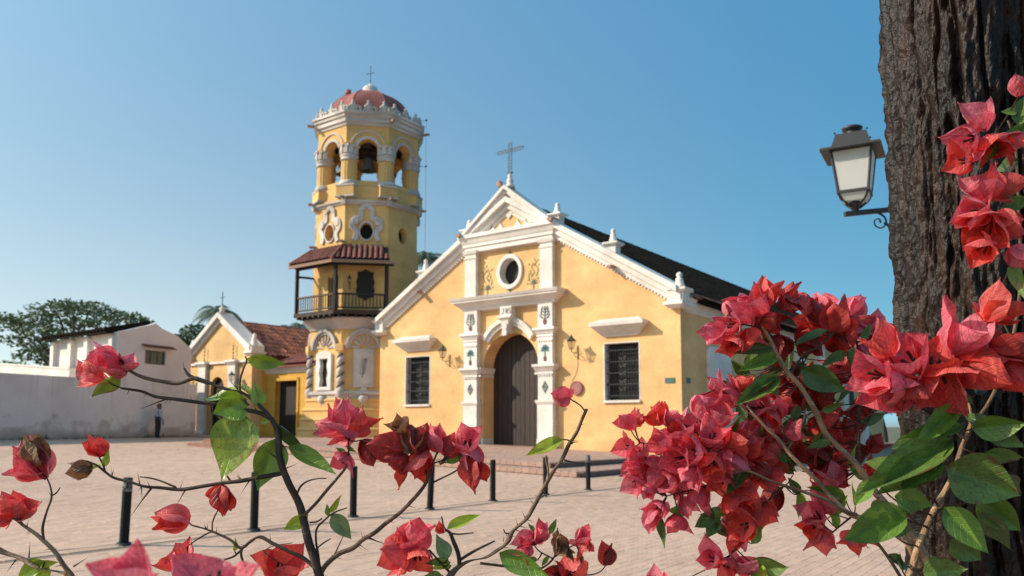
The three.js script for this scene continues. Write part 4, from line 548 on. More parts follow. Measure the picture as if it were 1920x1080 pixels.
// ---------------------------------------------------------------- fittings on the walls
const local = (frame, u, v, n, rot) => V(u, v, n).applyAxisAngle(V(0, 1, 0), rot).add(frame);
function wallLantern(label, frame, rot, u, v, n, k = 1, group) { // iron lantern on a scrolled bracket; origin at the bracket's wall plate
  const o = thing('wall_lantern', label, 'lantern', local(frame, u, v, n, rot).toArray(), rot, group);
  mk('bracket', [rbox(0.05, 0.62, 0.03, 0, 0, 0.015), tube([[0, -0.02, 0.02], [0, -0.05, 0.3], [0, 0.0, 0.55]], 0.016, 6), tube([[0, -0.24, 0.02], [0, -0.2, 0.2], [0, -0.06, 0.32], [0, 0.02, 0.24], [0, -0.03, 0.18], [0, -0.07, 0.24]], 0.013, 6), tube([[0, 0.22, 0.02], [0, 0.16, 0.14], [0, 0.05, 0.16], [0, 0.02, 0.08]], 0.012, 6), cyl(0.02, 0.03, 0.12, 0, 0.06, 0.55)].map((g) => T(g, 0, 0, 0, 0, 0, 0, k)), M.iron, o);
  const rim = (y0, y1, a, b) => [[-1, -1], [1, -1], [1, 1], [-1, 1]].map(([x, z]) => tube([[x * a, y0, 0.55 + z * a], [x * (a + b) / 2, (y0 + y1) / 2, 0.55 + z * (a + b) / 2], [x * b, y1, 0.55 + z * b]], 0.012, 5, 2));
  mk('lantern_frame', [...rim(0.12, 0.46, 0.075, 0.125), box(0.18, 0.025, 0.18, 0, 0.12, 0.55), box(0.29, 0.025, 0.29, 0, 0.47, 0.55)].map((g) => T(g, 0, 0, 0, 0, 0, 0, k)), M.iron, o);
  mk('lantern_roof', [hexa(-0.17, 0.17, 0.38, 0.72, 0.48, -0.05, 0.05, 0.5, 0.6, 0.62), T(lathe([[0.001, 0.6], [0.06, 0.62], [0.07, 0.66], [0.02, 0.7], [0.03, 0.74], [0.001, 0.78]], 10), 0, 0, 0.55)].map((g) => T(g, 0, 0, 0, 0, 0, 0, k)), M.iron, o);
  for (let i = 0; i < 4; i++) mk('pane', T(T(T(solid([[-0.068, 0.13, 0.002], [0.068, 0.13, 0.002], [0.068, 0.13, 0], [-0.068, 0.13, 0]], [[-0.115, 0.46, 0.052], [0.115, 0.46, 0.052], [0.115, 0.46, 0.05], [-0.115, 0.46, 0.05]]), 0, 0, 0.07), 0, 0, 0.55, 0, 0, 0).applyMatrix4(new THREE.Matrix4().makeTranslation(0, 0, 0.55).multiply(new THREE.Matrix4().makeRotationY(i * Math.PI / 2)).multiply(new THREE.Matrix4().makeTranslation(0, 0, -0.55))), 0, 0, 0, 0, 0, 0, k), M.glass, o);
  return o;
}
const lw = 'black lanterns on the church front';
wallLantern('black iron wall lantern between the left window and the portal', ORG, PHI, -3.35, 3.78, 0, 0.9, lw);
const lr = wallLantern('black iron wall lantern right of the portal above the round plaque', ORG, PHI, 3.35, 3.8, 0, 0.9, lw);
mk('feed_wire', tube([[0.0, -0.28, 0.01], [-0.02, -0.6, 0.01], [-0.12, -0.9, 0.01], [-0.3, -1.15, 0.01]], 0.008, 5), M.tilePale, lr);
wallLantern('small black lantern on the right pilaster of the chapel', CH, PHI, 1.7, 2.9, 0.0, 0.8, 'lanterns on the chapel front');
wallLantern('small black lantern at the chapel edge beside the white house', CH, PHI, -2.5, 2.9, 0.0, 0.8, 'lanterns on the chapel front');
{ wallLantern('small black lantern under the balcony roof beside the curly window', local(TOW, 0.9 * (Math.sin(45 * RAD) * 2.93 - 0.85 * Math.cos(45 * RAD)), 7.75, 0.9 * (Math.cos(45 * RAD) * 2.93 + 0.85 * Math.sin(45 * RAD)), PHI), PHI + 45 * RAD, 0, 0, 0, 0.62); }
function plaque(name, label, u, v, parts) { const o = thing(name, label, 'plaque', local(ORG, u, v, 0, PHI).toArray(), PHI); for (const [n, g, m] of parts) mk(n, g, m, o); }
const plateRed = std({ color: C(0.30, 0.10, 0.085), roughness: 0.6 }), lineRed = std({ color: C(0.40, 0.20, 0.17), roughness: 0.7 });
plaque('round_plaque', 'round red plaque with lines of text right of the church door', 3.3, 2.38, [['disc', T(new THREE.CylinderGeometry(0.27, 0.28, 0.07, 32), 0, 0, 0.05, Math.PI / 2), plateRed], ['rim', T(new THREE.TorusGeometry(0.262, 0.018, 6, 32), 0, 0, 0.085), plateRed], ['text_line', [-0.12, -0.06, 0, 0.06, 0.12].map((y, i) => box([0.2, 0.34, 0.38, 0.36, 0.22][i], 0.02, 0.004, 0, y, 0.087)), lineRed]]);
const plateGreen = std({ color: C(0.03, 0.085, 0.07), roughness: 0.5 }), lineGreen = std({ color: C(0.12, 0.22, 0.19) });
plaque('green_plaque', 'small green plate on the lit church front near its right corner', 7.3, 2.55, [['plate', rbox(0.4, 0.2, 0.02, 0, 0, 0.012), plateGreen], ['text_line', [-0.05, 0, 0.05].map((y) => box(0.3, 0.015, 0.003, 0, y, 0.0235)), lineGreen]]);
{ const o = thing('green_plaque', 'small green plate on the shaded side wall round the church corner', 'plaque', local(ORG, HW, 2.56, -0.6, PHI).toArray(), PHI + Math.PI / 2); mk('plate', rbox(0.34, 0.2, 0.02, 0, 0, 0.012), plateGreen, o); mk('text_line', [-0.05, 0.02].map((y) => box(0.24, 0.015, 0.003, 0, y, 0.0235)), lineGreen, o); }

// ---------------------------------------------------------------- the man by the wall
function body(caps, cell, k = 0.03) { // one skin over tapered capsules [a, b, ra, rb]
  const lo = V(9, 9, 9), hi = V(-9, -9, -9); for (const [a, b, r, s] of caps) for (const [p, q] of [[a, r], [b, s]]) { lo.min(V(...p).subScalar(q + 3 * cell)); hi.max(V(...p).addScalar(q + 3 * cell)); }
  const size = Math.max(hi.x - lo.x, hi.y - lo.y, hi.z - lo.z), n = Math.min(150, Math.ceil(size / cell) + 2), mc = new MarchingCubes(n, M.iron, false, false, 200000), c = lo.clone().add(hi).multiplyScalar(0.5);
  const S = caps.map(([a, b, r, s]) => [V(...a), V(...b).sub(V(...a)), r, s]), p = V();
  for (let z = 0; z < n; z++) for (let y = 0; y < n; y++) for (let x = 0; x < n; x++) {
    p.set((x - n / 2) / (n / 2), (y - n / 2) / (n / 2), (z - n / 2) / (n / 2)).multiplyScalar(size / 2).add(c); let e = 0, best = 9;
    for (const [a, d, r, s] of S) { const w = p.clone().sub(a), t = Math.max(0, Math.min(1, w.dot(d) / Math.max(1e-9, d.lengthSq()))), q = w.addScaledVector(d, -t).length() - (r + (s - r) * t); best = Math.min(best, q); e += Math.exp(-q / k * 1.6); }
    mc.field[x + y * n + z * n * n] = best > 0.3 ? -best : Math.log(e) * k / 1.6;
  }
  mc.isolation = 0; mc.update();
  const g = new THREE.BufferGeometry(), m = mc.count; g.setAttribute('position', new THREE.BufferAttribute(mc.positionArray.slice(0, m * 3), 3)); g.setAttribute('normal', new THREE.BufferAttribute(mc.normalArray.slice(0, m * 3), 3)); g.setAttribute('uv', new THREE.BufferAttribute(new Float32Array(m * 2), 2));
  g.scale(size / 2, size / 2, size / 2); g.translate(c.x, c.y, c.z); return g;
}
{
  const foot = V(-2.4, 0, 0.55).applyAxisAngle(V(0, 1, 0), WT).add(WO); foot.y = groundY(foot.x, foot.z) + 0.005;
  // built 1.7 m tall, facing +x: walking along the wall with lowered head
  const p = thing('person', 'person in white shirt and dark trousers with a dark shoulder bag by the wall', 'person', foot.toArray(), -0.35);
  const skin = std({ color: C(0.16, 0.085, 0.055), roughness: 0.6 }), shirt = std({ color: C(0.72, 0.73, 0.76), map: texGrit }), trouser = std({ color: C(0.022, 0.024, 0.032) }), hair = std({ color: C(0.012, 0.01, 0.01) }), leather = std({ color: C(0.015, 0.014, 0.014), roughness: 0.5 });
  const fingers = (x, y, z) => [[-0.03, 0.075], [-0.01, 0.09], [0.01, 0.085], [0.03, 0.07]].flatMap(([o, l]) => [[[x + o, y - 0.08, z], [x + o + 0.008, y - 0.08 - l * 0.55, z + 0.006], 0.0095, 0.009], [[x + o + 0.008, y - 0.08 - l * 0.55, z + 0.006], [x + o + 0.002, y - 0.08 - l, z + 0.014], 0.009, 0.0075]]).concat([[[x + 0.03, y - 0.03, z + 0.01], [x + 0.055, y - 0.075, z + 0.03], 0.012, 0.0095]]);
  const hands = [[0.10, 0.80, 0.235], [0.12, 0.80, -0.235]].map(([x, y, z]) => body([[[x, y + 0.08, z], [x, y, z], 0.028, 0.03], [[x - 0.02, y - 0.01, z], [x - 0.022, y - 0.07, z], 0.022, 0.02], [[x + 0.02, y - 0.01, z], [x + 0.02, y - 0.07, z], 0.022, 0.02], ...fingers(x, y, z)], 0.005, 0.008));
  const head = body([[[0.07, 1.60, 0], [0.09, 1.585, 0], 0.098, 0.092], [[0.12, 1.54, 0], [0.125, 1.50, 0], 0.065, 0.05], [[0.178, 1.565, 0], [0.2, 1.535, 0], 0.016, 0.02], [[0.08, 1.56, 0.09], [0.075, 1.53, 0.092], 0.018, 0.014], [[0.08, 1.56, -0.09], [0.075, 1.53, -0.092], 0.018, 0.014], [[0.17, 1.5, 0], [0.168, 1.5, 0], 0.022, 0.02], [[0.03, 1.48, 0], [0.0, 1.38, 0], 0.058, 0.065]], 0.006, 0.012);
  const frame = body([[[0.0, 1.4, 0], [0.0, 1.1, 0], 0.09, 0.1], [[0, 1.36, 0.16], [0.0, 1.08, 0.22], 0.045, 0.038], [[0, 1.08, 0.22], [0.1, 0.85, 0.235], 0.036, 0.028], [[0, 1.36, -0.16], [0.0, 1.08, -0.22], 0.045, 0.038], [[0, 1.08, -0.22], [0.12, 0.85, -0.235], 0.036, 0.028], [[0, 1.36, 0.15], [0, 1.36, -0.15], 0.05, 0.05], [[0, 0.95, 0.08], [0.03, 0.5, 0.09], 0.075, 0.05], [[0.03, 0.5, 0.09], [0.0, 0.08, 0.09], 0.048, 0.036], [[0, 0.95, -0.08], [0.01, 0.5, -0.09], 0.075, 0.05], [[0.01, 0.5, -0.09], [-0.05, 0.08, -0.09], 0.048, 0.036], [[0, 1.1, 0], [0, 0.95, 0], 0.11, 0.11]], 0.014, 0.02);
  put('body', merged([head, frame, ...hands]), skin, p);
  put('shirt', merged(body([[[0.01, 1.37, 0.12], [0.01, 1.37, -0.12], 0.085, 0.085], [[0.0, 1.32, 0.06], [0.0, 0.98, 0.05], 0.115, 0.125], [[0.0, 1.32, -0.06], [0.0, 0.98, -0.05], 0.115, 0.125], [[0, 1.36, 0.17], [0.0, 1.1, 0.225], 0.068, 0.06], [[0, 1.36, -0.17], [0.0, 1.1, -0.225], 0.068, 0.06], [[0, 1.1, 0.225], [0.07, 0.93, 0.233], 0.056, 0.046], [[0, 1.1, -0.225], [0.08, 0.93, -0.233], 0.056, 0.046]], 0.014, 0.025)), shirt, p);
  put('trousers', merged(body([[[0, 0.97, 0.07], [0.03, 0.5, 0.09], 0.112, 0.078], [[0.03, 0.5, 0.09], [0.0, 0.1, 0.09], 0.076, 0.062], [[0, 0.97, -0.07], [0.01, 0.5, -0.09], 0.112, 0.078], [[0.01, 0.5, -0.09], [-0.05, 0.1, -0.09], 0.076, 0.062], [[0, 0.98, 0], [0, 0.9, 0], 0.12, 0.12]], 0.014, 0.02)), trouser, p);
  put('shoe', merged([body([[[-0.03, 0.05, 0.09], [0.15, 0.035, 0.1], 0.045, 0.035]], 0.012, 0.02), body([[[-0.08, 0.05, -0.09], [0.1, 0.035, -0.1], 0.045, 0.035]], 0.012, 0.02)]), leather, p);
  put('hair', merged(body([[[0.045, 1.625, 0], [0.075, 1.64, 0], 0.1, 0.088], [[0.0, 1.6, 0], [0.01, 1.53, 0], 0.08, 0.06]], 0.008, 0.02)), hair, p);
  const bag = thing('shoulder_bag', 'dark shoulder bag hanging at the side of the walking person', 'bag', [0, 0, 0]); bag.position.copy(foot); bag.rotation.y = -0.35;
  mk('bag_body', rbox(0.3, 0.3, 0.13, 0.2, 0.92, 0.22, 0.04), leather, bag); mk('bag_strap', tube([[0.1, 1.06, 0.25], [-0.02, 1.3, 0.17], [0.03, 1.47, 0.02], [0.12, 1.3, 0.12], [0.28, 1.06, 0.22]], 0.012, 5), leather, bag);
  for (const o of [p, bag]) o.scale.setScalar(0.94);
}

// ---------------------------------------------------------------- trees behind
const leafMat = (r, g, b) => new THREE.MeshPhysicalMaterial({ color: C(r, g, b), roughness: 0.75, transmission: 0.25, thickness: 0 });
const bark = std({ color: C(0.085, 0.065, 0.05), map: texDirt, bumpMap: texWoodBump, bumpScale: 0.02 });
function foliage(clumps, n, size) { // many small folded leaves through the volume of flattened clumps [x, y, z, rx, ry, rz]
  const pos = [], tot = clumps.reduce((s, c) => s + c[3] * c[5], 0);
  for (const [x, y, z, rx, ry, rz] of clumps) for (let i = 0, m = n * rx * rz / tot; i < m; i++) {
    let a, b, c; do { a = rr(-1, 1); b = rr(-1, 1); c = rr(-1, 1); } while (a * a + b * b + c * c > 1); const f = Math.pow(Math.hypot(a, b, c), -0.35);
    const p = V(x + a * rx * f, y + b * ry * f, z + c * rz * f), d = V(rr(-1, 1), rr(-0.5, 0.6), rr(-1, 1)).normalize(), w = new THREE.Vector3().crossVectors(d, V(rr(-1, 1), rr(0.2, 1), rr(-1, 1))).normalize(), s = size * rr(0.6, 1.3);
    const t = p.clone().addScaledVector(d, s), l = p.clone().addScaledVector(d, s * 0.5).addScaledVector(w, s * 0.28), r = p.clone().addScaledVector(d, s * 0.5).addScaledVector(w, -s * 0.28); l.y += s * 0.06; r.y += s * 0.06;
    pos.push(...p.toArray(), ...l.toArray(), ...t.toArray(), ...p.toArray(), ...t.toArray(), ...r.toArray());
  }
  const g = new THREE.BufferGeometry(); g.setAttribute('position', new THREE.Float32BufferAttribute(pos, 3)); g.computeVertexNormals(); g.setAttribute('uv', new THREE.Float32BufferAttribute(new Float32Array(pos.length / 3 * 2), 2)); return g;
}
function tree(label, base, h, trunkR, clumps, n, size, mat, group) { // clumps relative to the foot; limbs reach from the trunk into every clump
  const t = thing('tree', label, 'tree', base.toArray(), 0, group), fork = V(rr(-0.2, 0.2), h * 0.42, 0);
  mk('trunk', tube([[0, -1.5, 0], [0.1, h * 0.15, 0.05], fork.toArray(), [0.3, h * 0.6, 0.1]], [trunkR * 1.25, trunkR * 0.6], 10, 12), bark, t);
  mk('limb', clumps.map(([x, y, z]) => tube([fork.toArray(), [x * 0.35, fork.y + (y - fork.y) * 0.55, z * 0.35], [x * 0.8, y - 0.25, z * 0.8], [x, y, z]], [trunkR * 0.42, trunkR * 0.06], 6, 9)), bark, t);
  put('crown', foliage(clumps, n, size), mat, t); return t;
}
{
  const base = at(135, 800, 62); base.y = 0.6; const P = (px, py, dz = 0) => { const p = at(px, py, 62 + dz); return [p.x - base.x, p.y - base.y, p.z - base.z]; };
  const cl = [[20, 610, 0, 2.2, .7], [60, 600, 2, 2.2, .8], [100, 582, -2, 2.4, .8], [135, 576, 1, 2.2, .7], [170, 580, -2, 2.1, .7], [205, 590, 2, 2.0, .65], [240, 598, 0, 1.9, .6], [262, 602, 1, 1.2, .4], [75, 625, -3, 2.3, .8], [120, 612, 3, 2.0, .8], [30, 640, 2, 1.8, .6], [90, 655, -1, 2.1, .7], [60, 668, 2, 1.9, .7], [130, 640, 2, 1.8, .6], [10, 600, -3, 1.6, .6], [150, 605, 4, 1.8, .6], [105, 680, 2, 1.6, .7], [190, 606, -3, 1.6, .5]];
  tree('broad spreading tree with airy flat-topped crown behind the white house', base, 7.5, 0.38, cl.map(([x, y, d, r, v]) => [...P(x, y, d), r * 0.78, v * 0.72, r * 0.85]), 4200, 0.36, leafMat(0.085, 0.13, 0.05));
}
{
  const b = at(40, 800, 52); b.y = 0.6; tree('low bright green shrubby tree beneath the spreading tree at the far left', b, 4.6, 0.16, [[-2.2, 4.0, 0, 1.4, .8, 1.2], [-0.6, 4.3, 0.5, 1.5, .8, 1.2], [1.0, 3.9, 0, 1.5, .8, 1.2], [2.4, 3.6, 0.6, 1.3, .7, 1.2], [3.6, 3.4, 0, 1.0, .6, 1], [0, 3.2, 0, 1.8, .8, 1.4]], 5200, 0.26, leafMat(0.15, 0.22, 0.06));
}
{
  const b = at(360, 800, 60); b.y = 0.9; tree('dense round dark green tree between the white house and the chapel', b, 7.6, 0.25, [[0, 7.3, 0, 1.3, 1.0, 1.2], [-1.1, 6.5, 0.3, 1.2, 1.0, 1.2], [1.0, 6.6, 0, 1.3, 1.1, 1.2], [-0.3, 5.6, 0.5, 1.7, 1.1, 1.3], [1.6, 5.7, 0, 1.2, 1, 1.2], [-1.5, 5.2, 0, 1.0, 0.9, 1.1]], 6500, 0.28, leafMat(0.05, 0.11, 0.035));
}
{
  const b = at(1655, 800, 74); b.y = -0.4; tree('broad dark tree far behind the right flank of the church', b, 7.2, 0.3, [[0, 6.2, 0, 2.2, 1.2, 2], [-2, 5.2, 0, 1.8, 1.2, 1.6], [2.2, 5.4, 0, 2.0, 1.2, 1.8], [0.4, 4.2, 0.4, 2.6, 1.2, 2], [3.4, 4.2, 0, 1.6, 1.1, 1.5], [-3, 3.9, 0, 1.5, 1, 1.4]], 5200, 0.34, leafMat(0.06, 0.11, 0.04));
}
function palm(label, px, py, Z, fronds, len, seedTurn, group) {
  const top = at(px, py, Z), b = top.clone(); b.y = 0.4; const t = thing('palm_tree', label, 'palm tree', b.toArray(), 0, group), h = top.y - b.y;
  mk('trunk', tube([[0.4, -1, 0], [0.25, h * 0.4, 0], [0, h, 0]], [0.2, 0.13], 10, 16), bark, t);
  const m = leafMat(0.055, 0.10, 0.045);
  for (let i = 0; i < fronds; i++) { const a = i / fronds * 6.283 + seedTurn, up = rr(0.15, 1.1), L = len * rr(0.8, 1.1), dir = V(Math.cos(a), 0, Math.sin(a)), c = [0, 0.25, 0.5, 0.75, 1].map((s) => V(0, h, 0).addScaledVector(dir, L * s * (1 - 0.1 * s)).add(V(0, L * (up * s - (0.55 + up * 0.75) * s * s), 0)));
    const curve = new THREE.CatmullRomCurve3(c), pos = [], side = V(-dir.z, 0, dir.x);
    for (let k = 2; k < 26; k++) for (const s of [-1, 1]) { const p = curve.getPoint(k / 26), tg = curve.getTangent(k / 26), l = L * 0.3 * Math.sin(Math.PI * Math.min(1, k / 24)) + 0.08, d = side.clone().multiplyScalar(s).addScaledVector(tg, 0.55).add(V(0, -0.45, 0)).normalize(), e = p.clone().addScaledVector(d, l), f = p.clone().addScaledVector(tg, 0.09); pos.push(...p.toArray(), ...f.toArray(), ...e.toArray()); }
    const g = new THREE.BufferGeometry(); g.setAttribute('position', new THREE.Float32BufferAttribute(pos, 3)); g.computeVertexNormals(); g.setAttribute('uv', new THREE.Float32BufferAttribute(new Float32Array(pos.length / 3 * 2), 2));
    put('frond', merged([g, tube(c, [0.05, 0.01], 5, 10)]), m, t); }
  return t;
}
palm('palm crown rising behind the chapel gable', 412, 588, 66, 17, 2.9, 0.3);
palm('palm crown showing over the chapel roof beside the tower', 550, 618, 62, 14, 2.6, 1.1);
palm('dark palm behind the tower and the left slope of the church gable', 798, 486, 62, 20, 2.4, 0.7);

// ---------------------------------------------------------------- timber post and the street lantern behind it
{
  const Z = 1.32, topP = at(1800, -60, Z), w = 0.135, post = thing('timber_post', 'rough dark weathered timber post with deep fissures at the right', 'post', [topP.x + 0.083, 0, -Z - 0.08], 0.1);
  const n = 400, m = 860, y0 = -0.2, y1 = topP.y + 0.35, pos = [], uv = [], idx = [];
  for (let j = 0; j <= m; j++) for (let i = 0; i <= n; i++) {
    const a = i / n * 2 * Math.PI, v = j / m, y = y0 + (y1 - y0) * v, ca = Math.cos(a), sa = Math.sin(a), e = 5;
    const r = w / Math.pow(Math.pow(Math.abs(ca), e) + Math.pow(Math.abs(sa), e), 1 / e), s = i / n;
    const wob = (fbm(s * 3, v * 5, 3, 1000, 90, 3) - 0.5) * 0.009, ln = s * 70 + 2.2 * fbm(s * 8, v * 22, 8, 1000, 91, 3);
    const f1 = fbm(ln * 1.4, v * 34, 98, 1000, 92, 4, 0.6), f2 = fbm(s * 26 + 1.1 * fbm(s * 6, v * 12, 6, 1000, 98, 2), v * 5.5, 26, 1000, 93, 3), f3 = fbm(s * 150, v * 130, 150, 1000, 94, 3), crack = Math.max(0, 1 - Math.abs(f2 - 0.5) * 13), chip = fbm(s * 110, v * 105, 110, 1000, 95, 3, 0.6);
    const d = wob + (f1 - 0.5) * 0.014 - crack * crack * 0.022 * (0.3 + fbm(s * 9, v * 7, 9, 1000, 96, 2)) + (chip - 0.5) * 0.014 + (f3 - 0.5) * 0.0048;
    pos.push(ca * (r + d), y, sa * (r + d)); uv.push(s * 1.1, y);
  }
  for (let j = 0; j < m; j++) for (let i = 0; i < n; i++) { const a = j * (n + 1) + i, b = a + n + 1; idx.push(a, b, a + 1, b, b + 1, a + 1); }
  const g = new THREE.BufferGeometry(); g.setAttribute('position', new THREE.Float32BufferAttribute(pos, 3)); g.setAttribute('uv', new THREE.Float32BufferAttribute(uv, 2)); g.setIndex(idx); g.computeVertexNormals();
  const tm = dataTex(512, (x, y) => { const a = fbm(x * 40 + 2 * fbm(x * 6, y * 9, 6, 9, 4, 3), y * 5, 40, 5, 71, 4), b = fbm(x * 7, y * 9, 7, 9, 73, 4); const v = 0.45 + 0.75 * (a - 0.35) + 0.4 * (b - 0.45); return [v, v * (0.93 - 0.05 * b), v * (0.86 - 0.1 * b)]; }, true, 0.5);
  put('timber', g, new THREE.MeshPhysicalMaterial({ color: C(0.050, 0.027, 0.017), map: tm, roughness: 0.55, specularIntensity: 0.5, bumpMap: dataTex(256, (x, y) => fbm(x * 30, y * 18, 30, 18, 79, 4), false, 0.12), bumpScale: 0.003 }), post);
  post.rotation.z = 0.004;
}
{
  const Z = 4.1, p0 = at(1604, 393, Z), k = Z / FPX, TURN = -0.52, o = thing('street_lantern', 'black four sided street lantern with milky panes on a scrolled arm', 'street lamp', p0.toArray(), TURN), u = (px) => px * k;
  const col = std({ color: C(0.04, 0.036, 0.034), roughness: 0.5, metalness: 0.25 });
  const b = 0.072, t = 0.098, y0 = u(31), y1 = u(111), yb = u(4); // half widths of the glass body at its bottom and top
  const ring = (y, h, s) => [s, -s].flatMap((z) => [box(2 * s + 0.016, h, 0.016, 0, y, z), box(0.016, h, 2 * s, z, y, 0)]);
  const edges = [[-1, -1], [1, -1], [1, 1], [-1, 1]];
  mk('lantern_frame', [...ring(y0, 0.014, b), ...ring(y1, 0.014, t), ...edges.flatMap(([x, z]) => [tube([[x * b, y0, z * b], [x * (b + t) / 2, (y0 + y1) / 2, z * (b + t) / 2], [x * t, y1, z * t]], 0.0075, 6, 2), tube([[x * b, y0, z * b], [x * b * 0.82, y0 - (y0 - yb) * 0.42, z * b * 0.82], [x * b * 0.45, y0 - (y0 - yb) * 0.8, z * b * 0.45], [x * 0.02, yb, z * 0.02]], 0.0065, 6, 8)])], col, o);
  mk('lantern_roof', [hexa(-t - 0.05, t + 0.05, -t - 0.05, t + 0.05, y1 - 0.004, -t - 0.045, t + 0.045, -t - 0.045, t + 0.045, y1 + 0.008), hexa(-t - 0.045, t + 0.045, -t - 0.045, t + 0.045, y1 + 0.007, -t + 0.004, t - 0.004, -t + 0.004, t - 0.004, y1 + 0.024), hexa(-t + 0.002, t - 0.002, -t + 0.002, t - 0.002, y1 + 0.022, -t * 0.76, t * 0.76, -t * 0.76, t * 0.76, y1 + 0.092), ...edges.map(([x, z]) => T(new THREE.SphereGeometry(0.006, 6, 5), x * t * 0.8, y1 + 0.098, z * t * 0.8))], col, o);
  mk('chimney', T(lathe([[0.001, 0], [0.042, 0], [0.034, 0.018], [0.034, 0.03], [0.05, 0.036], [0.053, 0.048], [0.036, 0.056], [0.001, 0.058]], 18), 0, y1 + 0.09, 0), col, o);
  for (let i = 0; i < 4; i++) { const r = new THREE.Matrix4().makeRotationY(i * Math.PI / 2), q = b * 0.74; mk('pane', solid([[-b, y0, b + 0.001], [b, y0, b + 0.001], [b, y0, b - 0.002], [-b, y0, b - 0.002]], [[-t, y1, t + 0.001], [t, y1, t + 0.001], [t, y1, t - 0.002], [-t, y1, t - 0.002]]).applyMatrix4(r), M.milk, o); mk('lower_pane', solid([[-q, y0 - 0.045, q], [q, y0 - 0.045, q], [q, y0 - 0.045, q - 0.003], [-q, y0 - 0.045, q - 0.003]], [[-b, y0 - 0.008, b], [b, y0 - 0.008, b], [b, y0 - 0.008, b - 0.003], [-b, y0 - 0.008, b - 0.003]]).applyMatrix4(r), M.milk, o); }
  mk('lamp_foot', T(lathe([[0.001, -0.024], [0.016, -0.024], [0.02, 0], [0.034, 0.014], [0.03, 0.028], [0.012, 0.036], [0.001, 0.04]], 14), 0, yb, 0), col, o);
  const back = (g) => T(g, 0, 0, 0, 0, -TURN, 0);
  mk('arm', [back(T(rbox(0.62, 0.026, 0.026, 0.25, 0, 0, 0.004), 0, yb - 0.03, 0, 0, 0, 0.1)), back(T(tube([[0.07, 0.005, 0], [0.11, -0.02, 0], [0.118, -0.055, 0], [0.09, -0.08, 0], [0.06, -0.065, 0], [0.06, -0.038, 0], [0.082, -0.032, 0], [0.09, -0.052, 0]], 0.0055, 6, 40), 0.04, yb - 0.03, 0)), back(T(tube([[0.11, -0.05, 0], [0.2, -0.12, 0], [0.34, -0.2, 0]], 0.008, 5), 0.04, yb - 0.03, 0))], col, o);
  const pp = at(1800, 500, Z + 0.1), pole = thing('lamp_pole', 'slim dark pole that carries the lantern behind the timber post', 'pole', [pp.x, 0, pp.z]);
  mk('pole', T(lathe([[0.001, -0.3], [0.09, -0.3], [0.09, 0.5], [0.06, 0.56], [0.045, 2.9], [0.07, 2.95], [0.001, 3.0]], 14)), col, pole);
}

// ---------------------------------------------------------------- bougainvillea
function canvasTex(n, draw, srgb) { const c = document.createElement('canvas'); c.width = c.height = n; const x = c.getContext('2d'); draw(x, n); const t = new THREE.CanvasTexture(c); t.wrapS = t.wrapT = THREE.ClampToEdgeWrapping; if (srgb) t.colorSpace = THREE.SRGBColorSpace; return t; }
const veinPaths = (x, n, k, bend) => { // midrib and side veins, the tip at the top of the picture
  x.lineWidth = n * 0.014 * k; x.beginPath(); x.moveTo(n / 2, n); x.lineTo(n / 2, n * 0.04); x.stroke();
  for (let i = 0; i < 6; i++) for (const s of [-1, 1]) { const y = n * (0.93 - i * 0.14 - (s > 0 ? 0.03 : 0)); x.lineWidth = n * 0.008 * k; x.beginPath(); x.moveTo(n / 2, y); x.quadraticCurveTo(n * (0.5 + s * 0.22), y - n * 0.05, n * (0.5 + s * 0.46), y - n * bend); x.stroke();
    x.lineWidth = n * 0.004 * k; for (let j = 1; j < 4; j++) { const u = j / 4, px = n * (0.5 + s * 0.42 * u), py = y - n * (0.03 + 0.6 * bend * u * u + 0.02); x.beginPath(); x.moveTo(px, py); x.lineTo(px + s * n * 0.02, py - n * 0.09); x.stroke(); } }
};
const speckle = (x, n, seedA, amp, base) => { const im = x.getImageData(0, 0, n, n); for (let j = 0; j < n; j++) for (let i = 0; i < n; i++) { const v = (fbm(i / n * 5, j / n * 5, 999, 999, seedA, 4) - 0.5) * amp + (fbm(i / n * 30, j / n * 30, 999, 999, seedA + 5, 2) - 0.5) * amp * 0.4, k = (j * n + i) * 4; for (let q = 0; q < 3; q++) im.data[k + q] = Math.max(0, Math.min(255, im.data[k + q] * (1 + v))); } x.putImageData(im, 0, 0); };
const bractMap = canvasTex(256, (x, n) => { x.fillStyle = '#f4e6e6'; x.fillRect(0, 0, n, n); x.strokeStyle = 'rgba(120,20,40,0.17)'; veinPaths(x, n, 1, 0.24); speckle(x, n, 201, 0.42); }, true);
const bractBump = canvasTex(256, (x, n) => { x.fillStyle = '#808080'; x.fillRect(0, 0, n, n); x.strokeStyle = 'rgba(255,255,255,0.9)'; veinPaths(x, n, 1.4, 0.24); speckle(x, n, 211, 0.7); }, false);
const leafMap = canvasTex(256, (x, n) => { x.fillStyle = '#dfe6d8'; x.fillRect(0, 0, n, n); x.strokeStyle = 'rgba(245,255,215,0.5)'; veinPaths(x, n, 0.9, 0.2); speckle(x, n, 221, 0.4); }, true);
